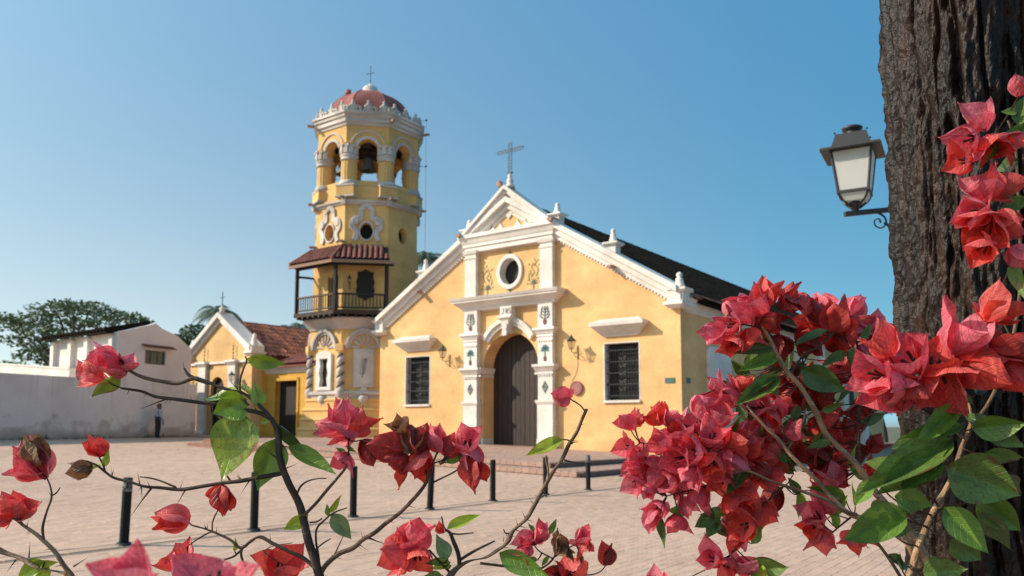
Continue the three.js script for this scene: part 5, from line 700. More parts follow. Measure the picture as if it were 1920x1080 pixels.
const leafWorn = canvasTex(256, (x, n) => { x.fillStyle = '#dfe6d8'; x.fillRect(0, 0, n, n); x.strokeStyle = 'rgba(245,255,215,0.5)'; veinPaths(x, n, 0.9, 0.2); speckle(x, n, 251, 0.5); const im = x.getImageData(0, 0, n, n); for (let j = 0; j < n; j++) for (let i = 0; i < n; i++) { const u = Math.abs(i / n - 0.5) * 2, s = 1 - j / n, e = Math.max(u, s * 0.98), q = e + 0.5 * (fbm(i / n * 7, j / n * 7, 99, 99, 261, 4) - 0.5), k = (j * n + i) * 4, m = Math.max(0, Math.min(1, (q - 0.9) * 12)), sp = fbm(i / n * 26, j / n * 26, 99, 99, 266, 2) > 0.74 ? 0.7 : 0, w = Math.max(m, sp); im.data[k] = im.data[k] * (1 - w) + 235 * w; im.data[k + 1] = im.data[k + 1] * (1 - w) + 130 * w; im.data[k + 2] = im.data[k + 2] * (1 - w) + 160 * w; } x.putImageData(im, 0, 0); }, true);
const leafBump = canvasTex(256, (x, n) => { x.fillStyle = '#909090'; x.fillRect(0, 0, n, n); x.strokeStyle = 'rgba(20,20,20,0.8)'; veinPaths(x, n, 1.2, 0.2); speckle(x, n, 231, 0.5); }, false);
const bractMat = (r, g, b, tr = 0.54) => new THREE.MeshPhysicalMaterial({ color: C(r, g, b), map: bractMap, bumpMap: bractBump, bumpScale: 0.0018, roughness: 0.62, transmission: tr, thickness: 0, specularIntensity: 0.6 });
const greenMat = (r, g, b, tr = 0.38, map = leafMap) => new THREE.MeshPhysicalMaterial({ color: C(r, g, b), map, bumpMap: leafBump, bumpScale: 0.001, roughness: 0.4, transmission: tr, thickness: 0, specularIntensity: 0.9 });
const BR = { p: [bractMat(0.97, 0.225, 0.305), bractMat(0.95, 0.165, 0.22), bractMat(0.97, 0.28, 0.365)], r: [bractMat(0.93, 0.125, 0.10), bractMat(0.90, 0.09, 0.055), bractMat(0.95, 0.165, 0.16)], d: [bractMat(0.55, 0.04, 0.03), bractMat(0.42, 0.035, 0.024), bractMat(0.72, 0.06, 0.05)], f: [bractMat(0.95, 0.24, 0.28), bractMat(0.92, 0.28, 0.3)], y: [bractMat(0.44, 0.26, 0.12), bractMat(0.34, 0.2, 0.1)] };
const LF = { l: greenMat(0.42, 0.58, 0.055, 0.5), m: greenMat(0.185, 0.315, 0.045, 0.38), d: greenMat(0.085, 0.165, 0.04, 0.28), g: greenMat(0.24, 0.33, 0.15, 0.25) };
const WORN = { l: greenMat(0.40, 0.52, 0.065, 0.48, leafWorn), m: greenMat(0.17, 0.27, 0.05, 0.34, leafWorn), d: greenMat(0.10, 0.17, 0.045, 0.28, leafWorn) };
function blade(len, wid, prof, shape) { // a leaf-like sheet along +y, upper side +z
  const nx = 14, ny = 18, pos = [], uv = [], idx = [];
  for (let j = 0; j <= ny; j++) for (let i = 0; i <= nx; i++) { const s = j / ny, t = i / nx * 2 - 1, w = prof(s) * wid, [x, y, z] = shape(s, t, w); pos.push(x * len, y * len, z * len); uv.push(t * 0.5 * Math.min(1, prof(s) * 1.05) + 0.5, s); }
  for (let j = 0; j < ny; j++) for (let i = 0; i < nx; i++) { const a = j * (nx + 1) + i, b = a + nx + 1; idx.push(a, a + 1, b, b, a + 1, b + 1); }
  const g = new THREE.BufferGeometry(); g.setAttribute('position', new THREE.Float32BufferAttribute(pos, 3)); g.setAttribute('uv', new THREE.Float32BufferAttribute(uv, 2)); g.setIndex(idx); g.computeVertexNormals(); return g;
}
const bend = (s, y0, k) => { if (Math.abs(k) < 0.02) k = 0.02; return [Math.sin(k * s) / k, (1 - Math.cos(k * s)) / k]; };
const bracts = Array.from({ length: 9 }, (_, v) => { // papery, heart shaped, creased along the midrib, cupped, with ruffled rims and a drawn-out tip
  const cup = rr(0.3, 0.85), k = rr(-0.7, 1.3) || 0.1, ph = rnd() * 6, ruff = rr(0.03, 0.075), wd = rr(0.40, 0.49), sk = rr(-0.16, 0.16);
  return blade(1, wd, (s) => Math.max(0.004, Math.pow(Math.sin(Math.PI * Math.pow(Math.min(1, s * 0.97 + 0.03), 0.64)), s < 0.4 ? 0.7 : 0.7 + 0.75 * (s - 0.4))), (s, t, w) => {
    const [y, zb] = bend(s, 0, Math.abs(k) < 0.05 ? 0.05 : k), r = ruff * Math.abs(t) * Math.sin(s * 9 + ph + t * 2.2) * Math.min(1, s * 3) * (1 - s * 0.5);
    return [t * w * Math.cos(cup * Math.abs(t) * 0.8) + sk * s * s, y, zb + cup * w * t * t * 0.8 - 0.035 * (1 - Math.abs(t)) * Math.sin(Math.PI * s) + r + 0.008 * Math.sin(s * 23 + t * 11 + ph) + 0.035 * (fbm(s * 5 + ph, t * 3 + 7, 99, 99, 300 + v, 3) - 0.5)];
  });
});
const KL = [0.45, 0.8, -0.35, 1.05, 0.2, -0.65];
const greens = Array.from({ length: 6 }, (_, v) => {
  const k = KL[v], fold = rr(0.25, 0.6), ph = rnd() * 6, tw = rr(-0.5, 0.5);
  return blade(1, 0.5, (s) => Math.max(0.006, Math.pow(Math.sin(Math.PI * Math.pow(Math.min(1, s), 0.62)), 1.15) * (s < 0.1 ? 0.6 + s * 4 : 1)), (s, t, w) => { const [y, zb] = bend(s, 0, k), z = fold * Math.abs(t) * w * 0.9 + 0.03 * Math.abs(t) * Math.sin(s * 8 + ph), a = tw * s; return [t * w * Math.cos(a) - z * Math.sin(a), y, zb + t * w * Math.sin(a) + z * Math.cos(a)]; });
});
const barkTex = canvasTex(128, (x, n) => { x.fillStyle = '#c8b8a6'; x.fillRect(0, 0, n, n); speckle(x, n, 241, 1.0); }, true); barkTex.wrapS = barkTex.wrapT = THREE.RepeatWrapping;
const barkMat = (r, g, b) => std({ color: C(r, g, b), map: barkTex, bumpMap: barkTex, bumpScale: 0.0015, roughness: 0.75 });
const BK = { d: barkMat(0.085, 0.055, 0.042), m: barkMat(0.20, 0.13, 0.09), p: barkMat(0.46, 0.32, 0.22) };
const stalkMat = barkMat(0.12, 0.05, 0.035), thornMat = barkMat(0.16, 0.10, 0.07);
const OUT = (ang, tilt) => V(Math.cos(ang * RAD) * Math.cos(tilt * RAD), Math.sin(ang * RAD) * Math.cos(tilt * RAD), Math.sin(tilt * RAD));
function plant(label, group) { const t = thing('bougainvillea', label, 'bougainvillea', [0, 0, 0], 0, group); t.userData.pts = []; t.userData.places = []; return t; }
function branch(p, Z, kind, pts, foot) { // pts: [px, py, width in px, depth offset]; all branches of one plant hang together
  const P = pts.map(([x, y, , d = 0]) => at(x, y, Z + d)), R = pts.map(([, , w, d = 0]) => w / 2 / FPX * (Z + d));
  if (foot) { const a = P[0], b = V(a.x + foot[0], groundY(a.x, a.z + foot[1]) - 0.05, a.z + foot[1]); P.unshift(b, b.clone().lerp(a, 0.35).add(V(0.03, 0, -0.02)), b.clone().lerp(a, 0.7).add(V(-0.02, 0, 0.02))); R.unshift(R[0] * 2.2, R[0] * 1.6, R[0] * 1.2); }
  const Q = P.map((q, i) => (i && i < P.length - 1 ? q.clone().add(V(rr(-1, 1), rr(-1, 1), rr(-1, 1)).multiplyScalar(R[i] * 0.5)) : q));
  put('branch', merged(tube(Q, R, 8, (Q.length - 1) * 6)), BK[kind], p); const c = new THREE.CatmullRomCurve3(P, false, 'centripetal'); for (let i = 0; i <= 30; i++) p.userData.pts.push(c.getPoint(i / 30)); return c;
}
const thornGeo = merged(tube([[0, 0, 0], [0.012, 0.4, 0], [0.0, 1, 0.02]], [0.055, 0.004], 6, 4));
function thorn(p, Z, x0, y0, x1, y1, d = 0) { const a = at(x0, y0, Z), b = at(x1, y1, Z + d), m = put('thorn', thornGeo, thornMat, p), l = a.distanceTo(b); m.position.copy(a); m.quaternion.setFromUnitVectors(V(0, 1, 0), b.clone().sub(a).normalize()); m.scale.set(Math.min(l, 0.03), l, Math.min(l, 0.03)); }
function nearest(p, q) { let best = null, d = 9; for (const c of p.userData.pts) { const e = c.distanceTo(q); if (e < d) { d = e; best = c; } } return [best, d]; }
function stalk(p, from, parent, off) { const [c, d] = nearest(p, from); if (!c || d < 0.004 || d > 0.35) return; const mid = c.clone().lerp(from, 0.55).add(V(0, -d * 0.08, rr(-0.1, 0.1) * d)); put('stalk', merged(tube([c, mid, from], [0.0011, 0.0008], 5, 6)), stalkMat, parent); }
function flower(p, x, y, Z, size, ang, tilt, open, kind, roll) {
  const axis = OUT(ang, tilt), L = size / FPX * Z * (Z < 0.6 ? 0.95 : Z < 0.9 ? 0.94 : Z > 1.12 ? 0.99 : size < 70 ? 0.9 : 0.78), base = at(x, y, Z).addScaledVector(axis, -L * 0.45), f = sub('flower', p); f.position.copy(base); f.quaternion.setFromUnitVectors(V(0, 1, 0), axis); f.rotateY(roll ?? rnd() * 6.28);
  const mats = BR[kind];
  for (let i = 0; i < 3; i++) { const m = put('bract', bracts[Math.floor(rnd() * bracts.length)], mats[Math.floor(rnd() * mats.length)], f); m.rotation.order = 'YXZ'; m.rotation.set(-(open + rr(-13, 13)) * RAD, (i * 120 + rr(-14, 14)) * RAD, rr(-0.15, 0.15)); const s = L * rr(0.86, 1.1); m.scale.set(s * rr(0.9, 1.12), s, s); }
  if (open > 34) put('floret', merged([0, 2.1, 4.2].map((a) => tube([[0, 0, 0], [Math.sin(a) * 0.05 * L, 0.2 * L, Math.cos(a) * 0.05 * L], [Math.sin(a) * 0.1 * L, 0.42 * L, Math.cos(a) * 0.1 * L]], [0.018 * L, 0.035 * L], 6, 4))), stalkMat, f);
  stalk(p, base, p);
}
function leaf(p, Z, x0, y0, x1, y1, wid, kind, face = 0, d = 0, v) { // base and tip in the picture, width as a share of length, turn about its own axis
  const a = at(x0, y0, Z), b = at(x1, y1, Z + d), g = v ?? Math.floor(rnd() * greens.length), y = b.clone().sub(a), l = y.length(); y.normalize();
  const z0 = camera.position.clone().sub(a).normalize(), x = new THREE.Vector3().crossVectors(y, z0).normalize(), z = new THREE.Vector3().crossVectors(x, y), m = put('leaf', greens[g], (rnd() < 0.35 && WORN[kind]) || LF[kind], p);
  const k = KL[g], tip = V(0, Math.sin(k) / k, (1 - Math.cos(k)) / k), q = new THREE.Quaternion().setFromRotationMatrix(new THREE.Matrix4().makeBasis(x, y, z));
  m.quaternion.copy(q).multiply(new THREE.Quaternion().setFromAxisAngle(V(0, 1, 0), face * RAD)).multiply(new THREE.Quaternion().setFromUnitVectors(tip.clone().normalize(), V(0, 1, 0))); m.position.copy(a); const s = l / tip.length(); const lp = Math.hypot(x1 - x0, y1 - y0) / FPX * Z / tip.length(); m.scale.set(Math.max(lp, s * 0.55) * wid * 0.92, s, s * Math.max(0.6, wid)); stalk(p, a, p);
}
function leaves(p, Z, list) { for (const [x0, y0, x1, y1, w, k, f, d, v] of list) leaf(p, Z, x0, y0, x1, y1, w, 'lmdg'[k], f, d, v); }
const KINDS = 'prdfy';
function flowers(p, Z, list) { for (const [x, y, s, a, t, o, k, d = 0] of list) flower(p, x, y, Z + d, s, a, t, o, KINDS[k]); }
function autoThorns(p, Z, curve, n, a, b) { for (let i = 0; i < n; i++) { const t = a + (b - a) * rnd(), q = curve.getPoint(t), tg = curve.getTangent(t), s = V(-tg.y, tg.x, rr(-0.6, 0.6)).multiplyScalar(rnd() < 0.5 ? 1 : -1).addScaledVector(tg, 0.5).normalize(), l = rr(0.006, 0.013), m = put('thorn', thornGeo, thornMat, p); m.position.copy(q); m.quaternion.setFromUnitVectors(V(0, 1, 0), s); m.scale.set(0.016, l, 0.016); } }

// the open spray that arches across the left half
{
  const Z = 1.08, p = plant('open dark-stemmed bougainvillea arching over the left half with few pink flowers');
  const main = branch(p, Z, 'd', [[604, 1100, 19], [592, 1058, 17], [578, 1012, 16], [559, 944, 15], [540, 900, 14], [528, 855, 13], [519, 812, 13], [508, 788, 12], [486, 762, 11], [455, 737, 10], [424, 728, 9], [392, 717, 9], [365, 709, 9]], [0.05, -0.1]);
  branch(p, Z, 'm', [[365, 709, 9], [357, 713, 8], [334, 717, 8], [305, 716, 7], [272, 708, 7], [250, 699, 6], [234, 686, 4], [228, 676, 3]]);
  branch(p, Z, 'm', [[366, 710, 7], [353, 702, 6], [345, 690, 4]]);
  const b2 = branch(p, Z, 'd', [[505, 784, 8], [486, 776, 8], [458, 766, 8], [420, 757, 7], [383, 756, 7], [340, 748, 7], [312, 745, 6], [290, 742, 6], [268, 735, 5], [248, 730, 5], [228, 728, 4]]);
  const b3 = branch(p, Z, 'd', [[534, 886, 9], [512, 889, 9], [480, 897, 8], [452, 900, 8], [425, 903, 7], [382, 912, 7], [340, 916, 7], [300, 915, 6], [270, 911, 5], [242, 904, 5], [213, 895, 5], [196, 884, 5], [180, 872, 4], [162, 864, 3]]);
  branch(p, Z, 'm', [[197, 884, 4], [193, 872, 4], [186, 858, 3], [178, 846, 2]]);
  branch(p, Z, 'm', [[330, 914, 4], [308, 904, 3], [285, 897, 3], [262, 894, 2]]);
  const b4 = branch(p, Z, 'm', [[600, 1078, 9], [612, 1060, 9], [638, 1040, 9], [660, 1028, 9], [681, 1014, 8], [703, 999, 8], [724, 982, 8], [748, 962, 7], [768, 944, 7], [788, 920, 7], [800, 904, 6], [804, 890, 6], [813, 866, 4], [822, 842, 3]]);
  branch(p, Z, 'd', [[803, 898, 4], [796, 880, 3], [786, 862, 3], [772, 838, 2]]); branch(p, Z, 'd', [[805, 908, 4], [830, 896, 3], [852, 884, 3], [868, 872, 2]]); branch(p, Z, 'd', [[814, 868, 3], [832, 862, 3], [846, 856, 2]]);
  branch(p, Z, 'm', [[570, 966, 6], [592, 944, 6], [613, 918, 6], [632, 896, 5], [648, 874, 5], [653, 848, 4], [653, 826, 3]]);
  branch(p, Z, 'd', [[556, 928, 4], [564, 912, 4], [576, 902, 3], [596, 898, 2], [612, 897, 2]]);
  branch(p, Z, 'd', [[600, 1070, 5], [596, 1040, 5], [592, 1014, 4], [594, 990, 4], [606, 976, 4], [626, 962, 3], [651, 952, 2]]); branch(p, Z, 'm', [[580, 980, 3], [594, 978, 3], [604, 972, 3]]);
  branch(p, Z, 'm', [[592, 1030, 3], [606, 1018, 3], [620, 1010, 2]]); branch(p, Z, 'p', [[622, 1052, 3], [632, 1030, 3], [644, 1004, 2]]);
  const b8 = branch(p, Z, 'm', [[588, 1062, 8], [566, 1044, 8], [540, 1032, 7], [512, 1018, 7], [486, 1008, 7], [468, 1016, 6], [454, 1026, 6], [430, 1012, 5], [397, 996, 4], [380, 990, 3], [364, 986, 3]]);
  branch(p, Z, 'm', [[398, 997, 3], [398, 980, 3], [404, 966, 3], [412, 950, 2]]); branch(p, Z, 'm', [[396, 997, 3], [376, 1008, 3], [352, 1024, 2]]); branch(p, Z, 'm', [[455, 1026, 5], [452, 1040, 5], [462, 1066, 4], [470, 1090, 4]]); branch(p, Z, 'm', [[454, 1030, 4], [438, 1044, 4], [420, 1050, 3]]);
  branch(p, Z, 'm', [[466, 760, 5], [452, 744, 5], [450, 716, 5], [456, 690, 4], [462, 676, 4], [460, 668, 3]]);
  branch(p, Z, 'm', [[540, 1064, 3], [520, 1052, 2], [496, 1034, 2], [512, 1024, 1.5], [548, 1018, 1.5]]);
  for (const q of [[345, 694, 343, 676], [400, 757, 412, 732], [262, 911, 258, 884], [265, 912, 267, 938], [283, 916, 244, 970], [350, 915, 332, 946], [338, 914, 344, 900], [432, 902, 406, 866], [470, 898, 452, 926], [480, 890, 500, 870], [318, 746, 262, 768], [360, 752, 356, 740], [430, 758, 427, 742], [480, 770, 474, 752], [446, 730, 428, 712], [690, 1008, 728, 1022], [745, 964, 758, 974], [672, 1020, 690, 1032], [680, 1012, 676, 992], [622, 1042, 646, 1050], [210, 893, 209, 876], [520, 860, 496, 842], [531, 880, 560, 868]]) thorn(p, Z, ...q);
  for (const [c, n] of [[main, 6], [b2, 7], [b3, 8], [b4, 9], [b8, 7]]) autoThorns(p, Z, c, n, 0.2, 0.95);
  leaves(p, Z, [[462, 748, 398, 776, 0.95, 0, -14, -0.01, 4], [398, 776, 396, 778, 0.5, 0, 0, 0, 4], [452, 735, 372, 746, 0.42, 0, 40, 0, 0], [462, 672, 540, 688, 0.42, 0, 25, 0.01, 1], [486, 762, 478, 712, 0.8, 0, 35, 0, 0], [470, 742, 436, 712, 0.5, 0, 55, 0, 4], [456, 776, 414, 904, 0.72, 0, 10, -0.02, 0], [520, 822, 482, 922, 0.62, 1, -16, 0, 4], [524, 796, 572, 862, 0.5, 2, 55, 0.02, 1], [540, 838, 636, 882, 0.36, 1, -30, -0.02, 1], [226, 704, 170, 754, 0.52, 0, -35, -0.02, 3], [194, 876, 206, 840, 0.42, 0, 20, 0, 0], [190, 872, 150, 880, 0.4, 0, 60, 0, 1],
    [578, 966, 528, 1000, 0.5, 0, -20, 0, 1], [617, 962, 644, 926, 0.36, 0, 30, 0, 0], [618, 968, 612, 944, 0.5, 1, -40, 0, 4], [622, 962, 660, 1016, 0.52, 3, 10, 0, 1], [440, 1034, 444, 1006, 0.55, 0, 45, 0, 0], [650, 836, 668, 850, 0.5, 1, 30, 0, 0], [836, 868, 880, 836, 0.45, 1, 20, 0, 1], [826, 872, 846, 840, 0.4, 2, 50, 0, 0], [648, 850, 628, 838, 0.5, 1, 10, 0, 0], [506, 784, 486, 796, 0.6, 0, 0, 0, 0]]);
  flowers(p, Z, [[190, 666, 78, 160, 10, 34, 0], [168, 706, 92, 172, -12, 30, 1], [214, 690, 70, 140, 30, 40, 0], [236, 680, 50, 75, 20, 46, 0], [180, 836, 58, 130, 25, 30, 1], [150, 882, 52, 195, 20, 42, 4], [325, 972, 84, 160, 25, 24, 1], [416, 936, 76, 268, -12, 28, 2],
    [640, 812, 92, 215, 20, 44, 0], [648, 782, 96, 98, 15, 26, 0], [676, 792, 82, 60, -10, 38, 1], [690, 846, 60, 300, 0, 40, 2], [640, 868, 56, 230, 20, 45, 0], [616, 800, 70, 165, 10, 40, 0],
    [730, 836, 92, 170, -10, 40, 2], [742, 872, 84, 215, -5, 42, 2], [768, 820, 90, 95, -20, 30, 4], [790, 826, 84, 75, 5, 34, 2], [822, 822, 78, 88, 15, 30, 0], [846, 834, 70, 70, -15, 40, 2], [788, 870, 84, 255, 20, 40, 1], [880, 826, 94, 70, 35, 40, 0], [884, 856, 84, 300, 30, 38, 0], [886, 888, 84, 270, -10, 30, 2], [752, 800, 60, 120, 30, 30, 4], [710, 838, 62, 185, 10, 40, 2],
    [330, 1040, 92, 120, 20, 55, 1], [350, 1058, 84, 20, 30, 50, 0], [528, 1058, 96, 60, 25, 55, 1]]);
}
// the bare shoot to the right of it with a single flower at its tip
{
  const Z = 1.04, p = plant('long thorny bougainvillea shoot slanting up before the church door to one pink flower');
  const c = branch(p, Z, 'm', [[836, 1092, 16], [849, 1073, 15], [877, 1056, 14], [912, 1048, 13], [933, 1034, 13], [948, 1016, 12], [961, 999, 11], [975, 984, 11], [986, 972, 10], [1007, 939, 9], [1027, 902, 9], [1040, 880, 8], [1054, 864, 8], [1070, 832, 8], [1080, 812, 7], [1089, 791, 6], [1100, 767, 6]], [0.04, -0.05]);
  branch(p, Z, 'd', [[1099, 774, 3], [1090, 762, 2.5], [1078, 753, 2.5]]); branch(p, Z, 'd', [[1074, 832, 4], [1066, 826, 3], [1056, 824, 2.5]]); branch(p, Z, 'p', [[1026, 900, 5], [1028, 884, 4], [1024, 862, 3], [1025, 854, 3]]); branch(p, Z, 'p', [[1008, 938, 4], [1020, 930, 3], [1026, 930, 3]]);
  const t2 = branch(p, Z, 'd', [[862, 1062, 8], [858, 1040, 8], [850, 1016, 8], [842, 1000, 6], [834, 990, 4], [828, 968, 2.5]]); branch(p, Z, 'd', [[862, 1050, 6], [890, 1034, 5], [928, 1014, 3]]); branch(p, Z, 'd', [[842, 1000, 4], [860, 1001, 3], [888, 999, 2]]);
  branch(p, Z, 'd', [[846, 1076, 5], [826, 1056, 4], [806, 1032, 3]]); branch(p, Z, 'm', [[960, 1000, 4], [948, 1000, 3], [944, 992, 2]]);
  branch(p, Z, 'm', [[900, 1056, 5], [960, 1062, 5], [1010, 1068, 5], [1036, 1048, 4], [1044, 1030, 3]]); branch(p, Z, 'd', [[1038, 1048, 3], [1010, 1032, 2.5], [1000, 1020, 2]]); branch(p, Z, 'd', [[1040, 1044, 3], [1060, 1030, 3], [1080, 1020, 2]]); branch(p, Z, 'm', [[1036, 1062, 3], [1100, 1078, 3], [1126, 1072, 2.5], [1136, 1060, 2]]);
  for (const q of [[1100, 767, 1110, 766], [1058, 863, 1104, 871], [944, 1016, 945, 998], [1056, 864, 1050, 852], [1092, 784, 1088, 778]]) thorn(p, Z, ...q); autoThorns(p, Z, c, 14, 0.35, 0.98);
  leaves(p, Z, [[1058, 824, 978, 852, 0.34, 0, 22, 0, 1], [838, 992, 902, 958, 0.34, 0, -30, 0, 1], [840, 1048, 818, 1000, 0.62, 3, 10, 0, 0], [844, 1054, 792, 1052, 0.36, 1, 30, 0, 1], [846, 1060, 800, 1064, 0.4, 0, 30, 0, 0], [936, 1036, 1030, 1086, 0.42, 1, 15, -0.03, 1], [1008, 1050, 982, 1048, 0.5, 1, 20, 0, 0], [1030, 1044, 1012, 1062, 0.5, 1, 40, 0, 1], [1064, 1028, 1076, 1058, 0.45, 2, 30, 0, 0], [1090, 1040, 1092, 1062, 0.4, 2, 0, 0, 0], [1026, 1002, 1048, 972, 0.45, 1, 40, 0, 1], [1002, 996, 990, 980, 0.5, 1, 20, 0, 0], [828, 1078, 790, 1082, 0.5, 1, 0, 0, 0]]);
  flowers(p, Z, [[1054, 741, 52, 160, 35, 22, 0], [772, 1004, 92, 80, 25, 24, 0], [748, 1042, 96, 200, 20, 48, 1], [782, 1054, 90, 280, 30, 50, 1], [744, 1020, 50, 150, 0, 40, 1], [826, 990, 26, 110, 10, 20, 1], [988, 1014, 54, 170, 30, 26, 0], [1014, 1000, 50, 70, 20, 34, 0], [982, 1034, 44, 230, 10, 40, 0], [1048, 1018, 44, 90, 20, 22, 4], [1052, 1030, 40, 300, 20, 30, 4], [1090, 1006, 58, 85, 25, 30, 0], [1096, 1026, 46, 280, 10, 34, 1], [1136, 1040, 48, 95, -10, 16, 2], [1072, 1072, 80, 110, 15, 60, 1], [1040, 1078, 60, 160, 15, 55, 2]]);
}
// the pale shoot in the bottom left corner
{
  const Z = 1.0, p = plant('pale bougainvillea shoot in the bottom left corner with one large faded flower');
  branch(p, Z, 'p', [[-60, 1010, 17], [-20, 1022, 16], [10, 1036, 15], [40, 1044, 15], [72, 1062, 14], [110, 1072, 13], [140, 1086, 12]], [-0.05, -0.1]);
  const c = branch(p, Z, 'p', [[136, 1080, 9], [120, 1058, 9], [104, 1038, 8], [84, 1014, 8], [64, 998, 7], [44, 986, 6], [26, 974, 5], [-6, 970, 5]]);
  branch(p, Z, 'm', [[82, 1012, 5], [81, 990, 5], [88, 960, 4], [96, 932, 4], [95, 914, 3], [88, 896, 3]]); branch(p, Z, 'm', [[96, 930, 3], [106, 924, 3], [113, 914, 2]]); branch(p, Z, 'm', [[46, 988, 3], [34, 970, 3], [20, 962, 2]]);
  for (const q of [[54, 1046, 56, 1016], [108, 1044, 104, 1024], [138, 1062, 166, 1044], [30, 1050, 12, 1074], [96, 930, 88, 918]]) thorn(p, Z, ...q); autoThorns(p, Z, c, 6, 0.1, 0.9);
  leaves(p, Z, [[84, 1052, 20, 1086, 0.5, 0, 20, 0, 1], [60, 1060, 110, 1056, 0.5, 0, 30, 0, 0], [10, 970, -10, 956, 0.6, 0, 20, 0, 0], [92, 1064, 60, 1096, 0.6, 0, -20, 0, 0]]);
  flowers(p, Z, [[62, 868, 104, 110, 30, 22, 3], [72, 846, 80, 80, 5, 28, 4], [52, 876, 90, 150, 40, 34, 0], [44, 954, 66, 60, 25, 46, 1], [14, 946, 62, 150, 10, 44, 1], [2, 978, 44, 190, 10, 40, 1]]);
}
// two out-of-focus flowers close to the lens
{
  const Z = 0.42, p = plant('blurred bright pink bougainvillea flowers close to the camera at the bottom left');
  branch(p, Z, 'm', [[330, 1240, 8], [318, 1170, 7], [280, 1130, 6], [248, 1110, 4]], [0.0, -0.1]); branch(p, Z, 'm', [[322, 1180, 5], [370, 1140, 5], [404, 1120, 4]]);
  flowers(p, Z, [[240, 1072, 120, 100, 30, 58, 0], [404, 1074, 120, 85, 25, 55, 0]]);
}
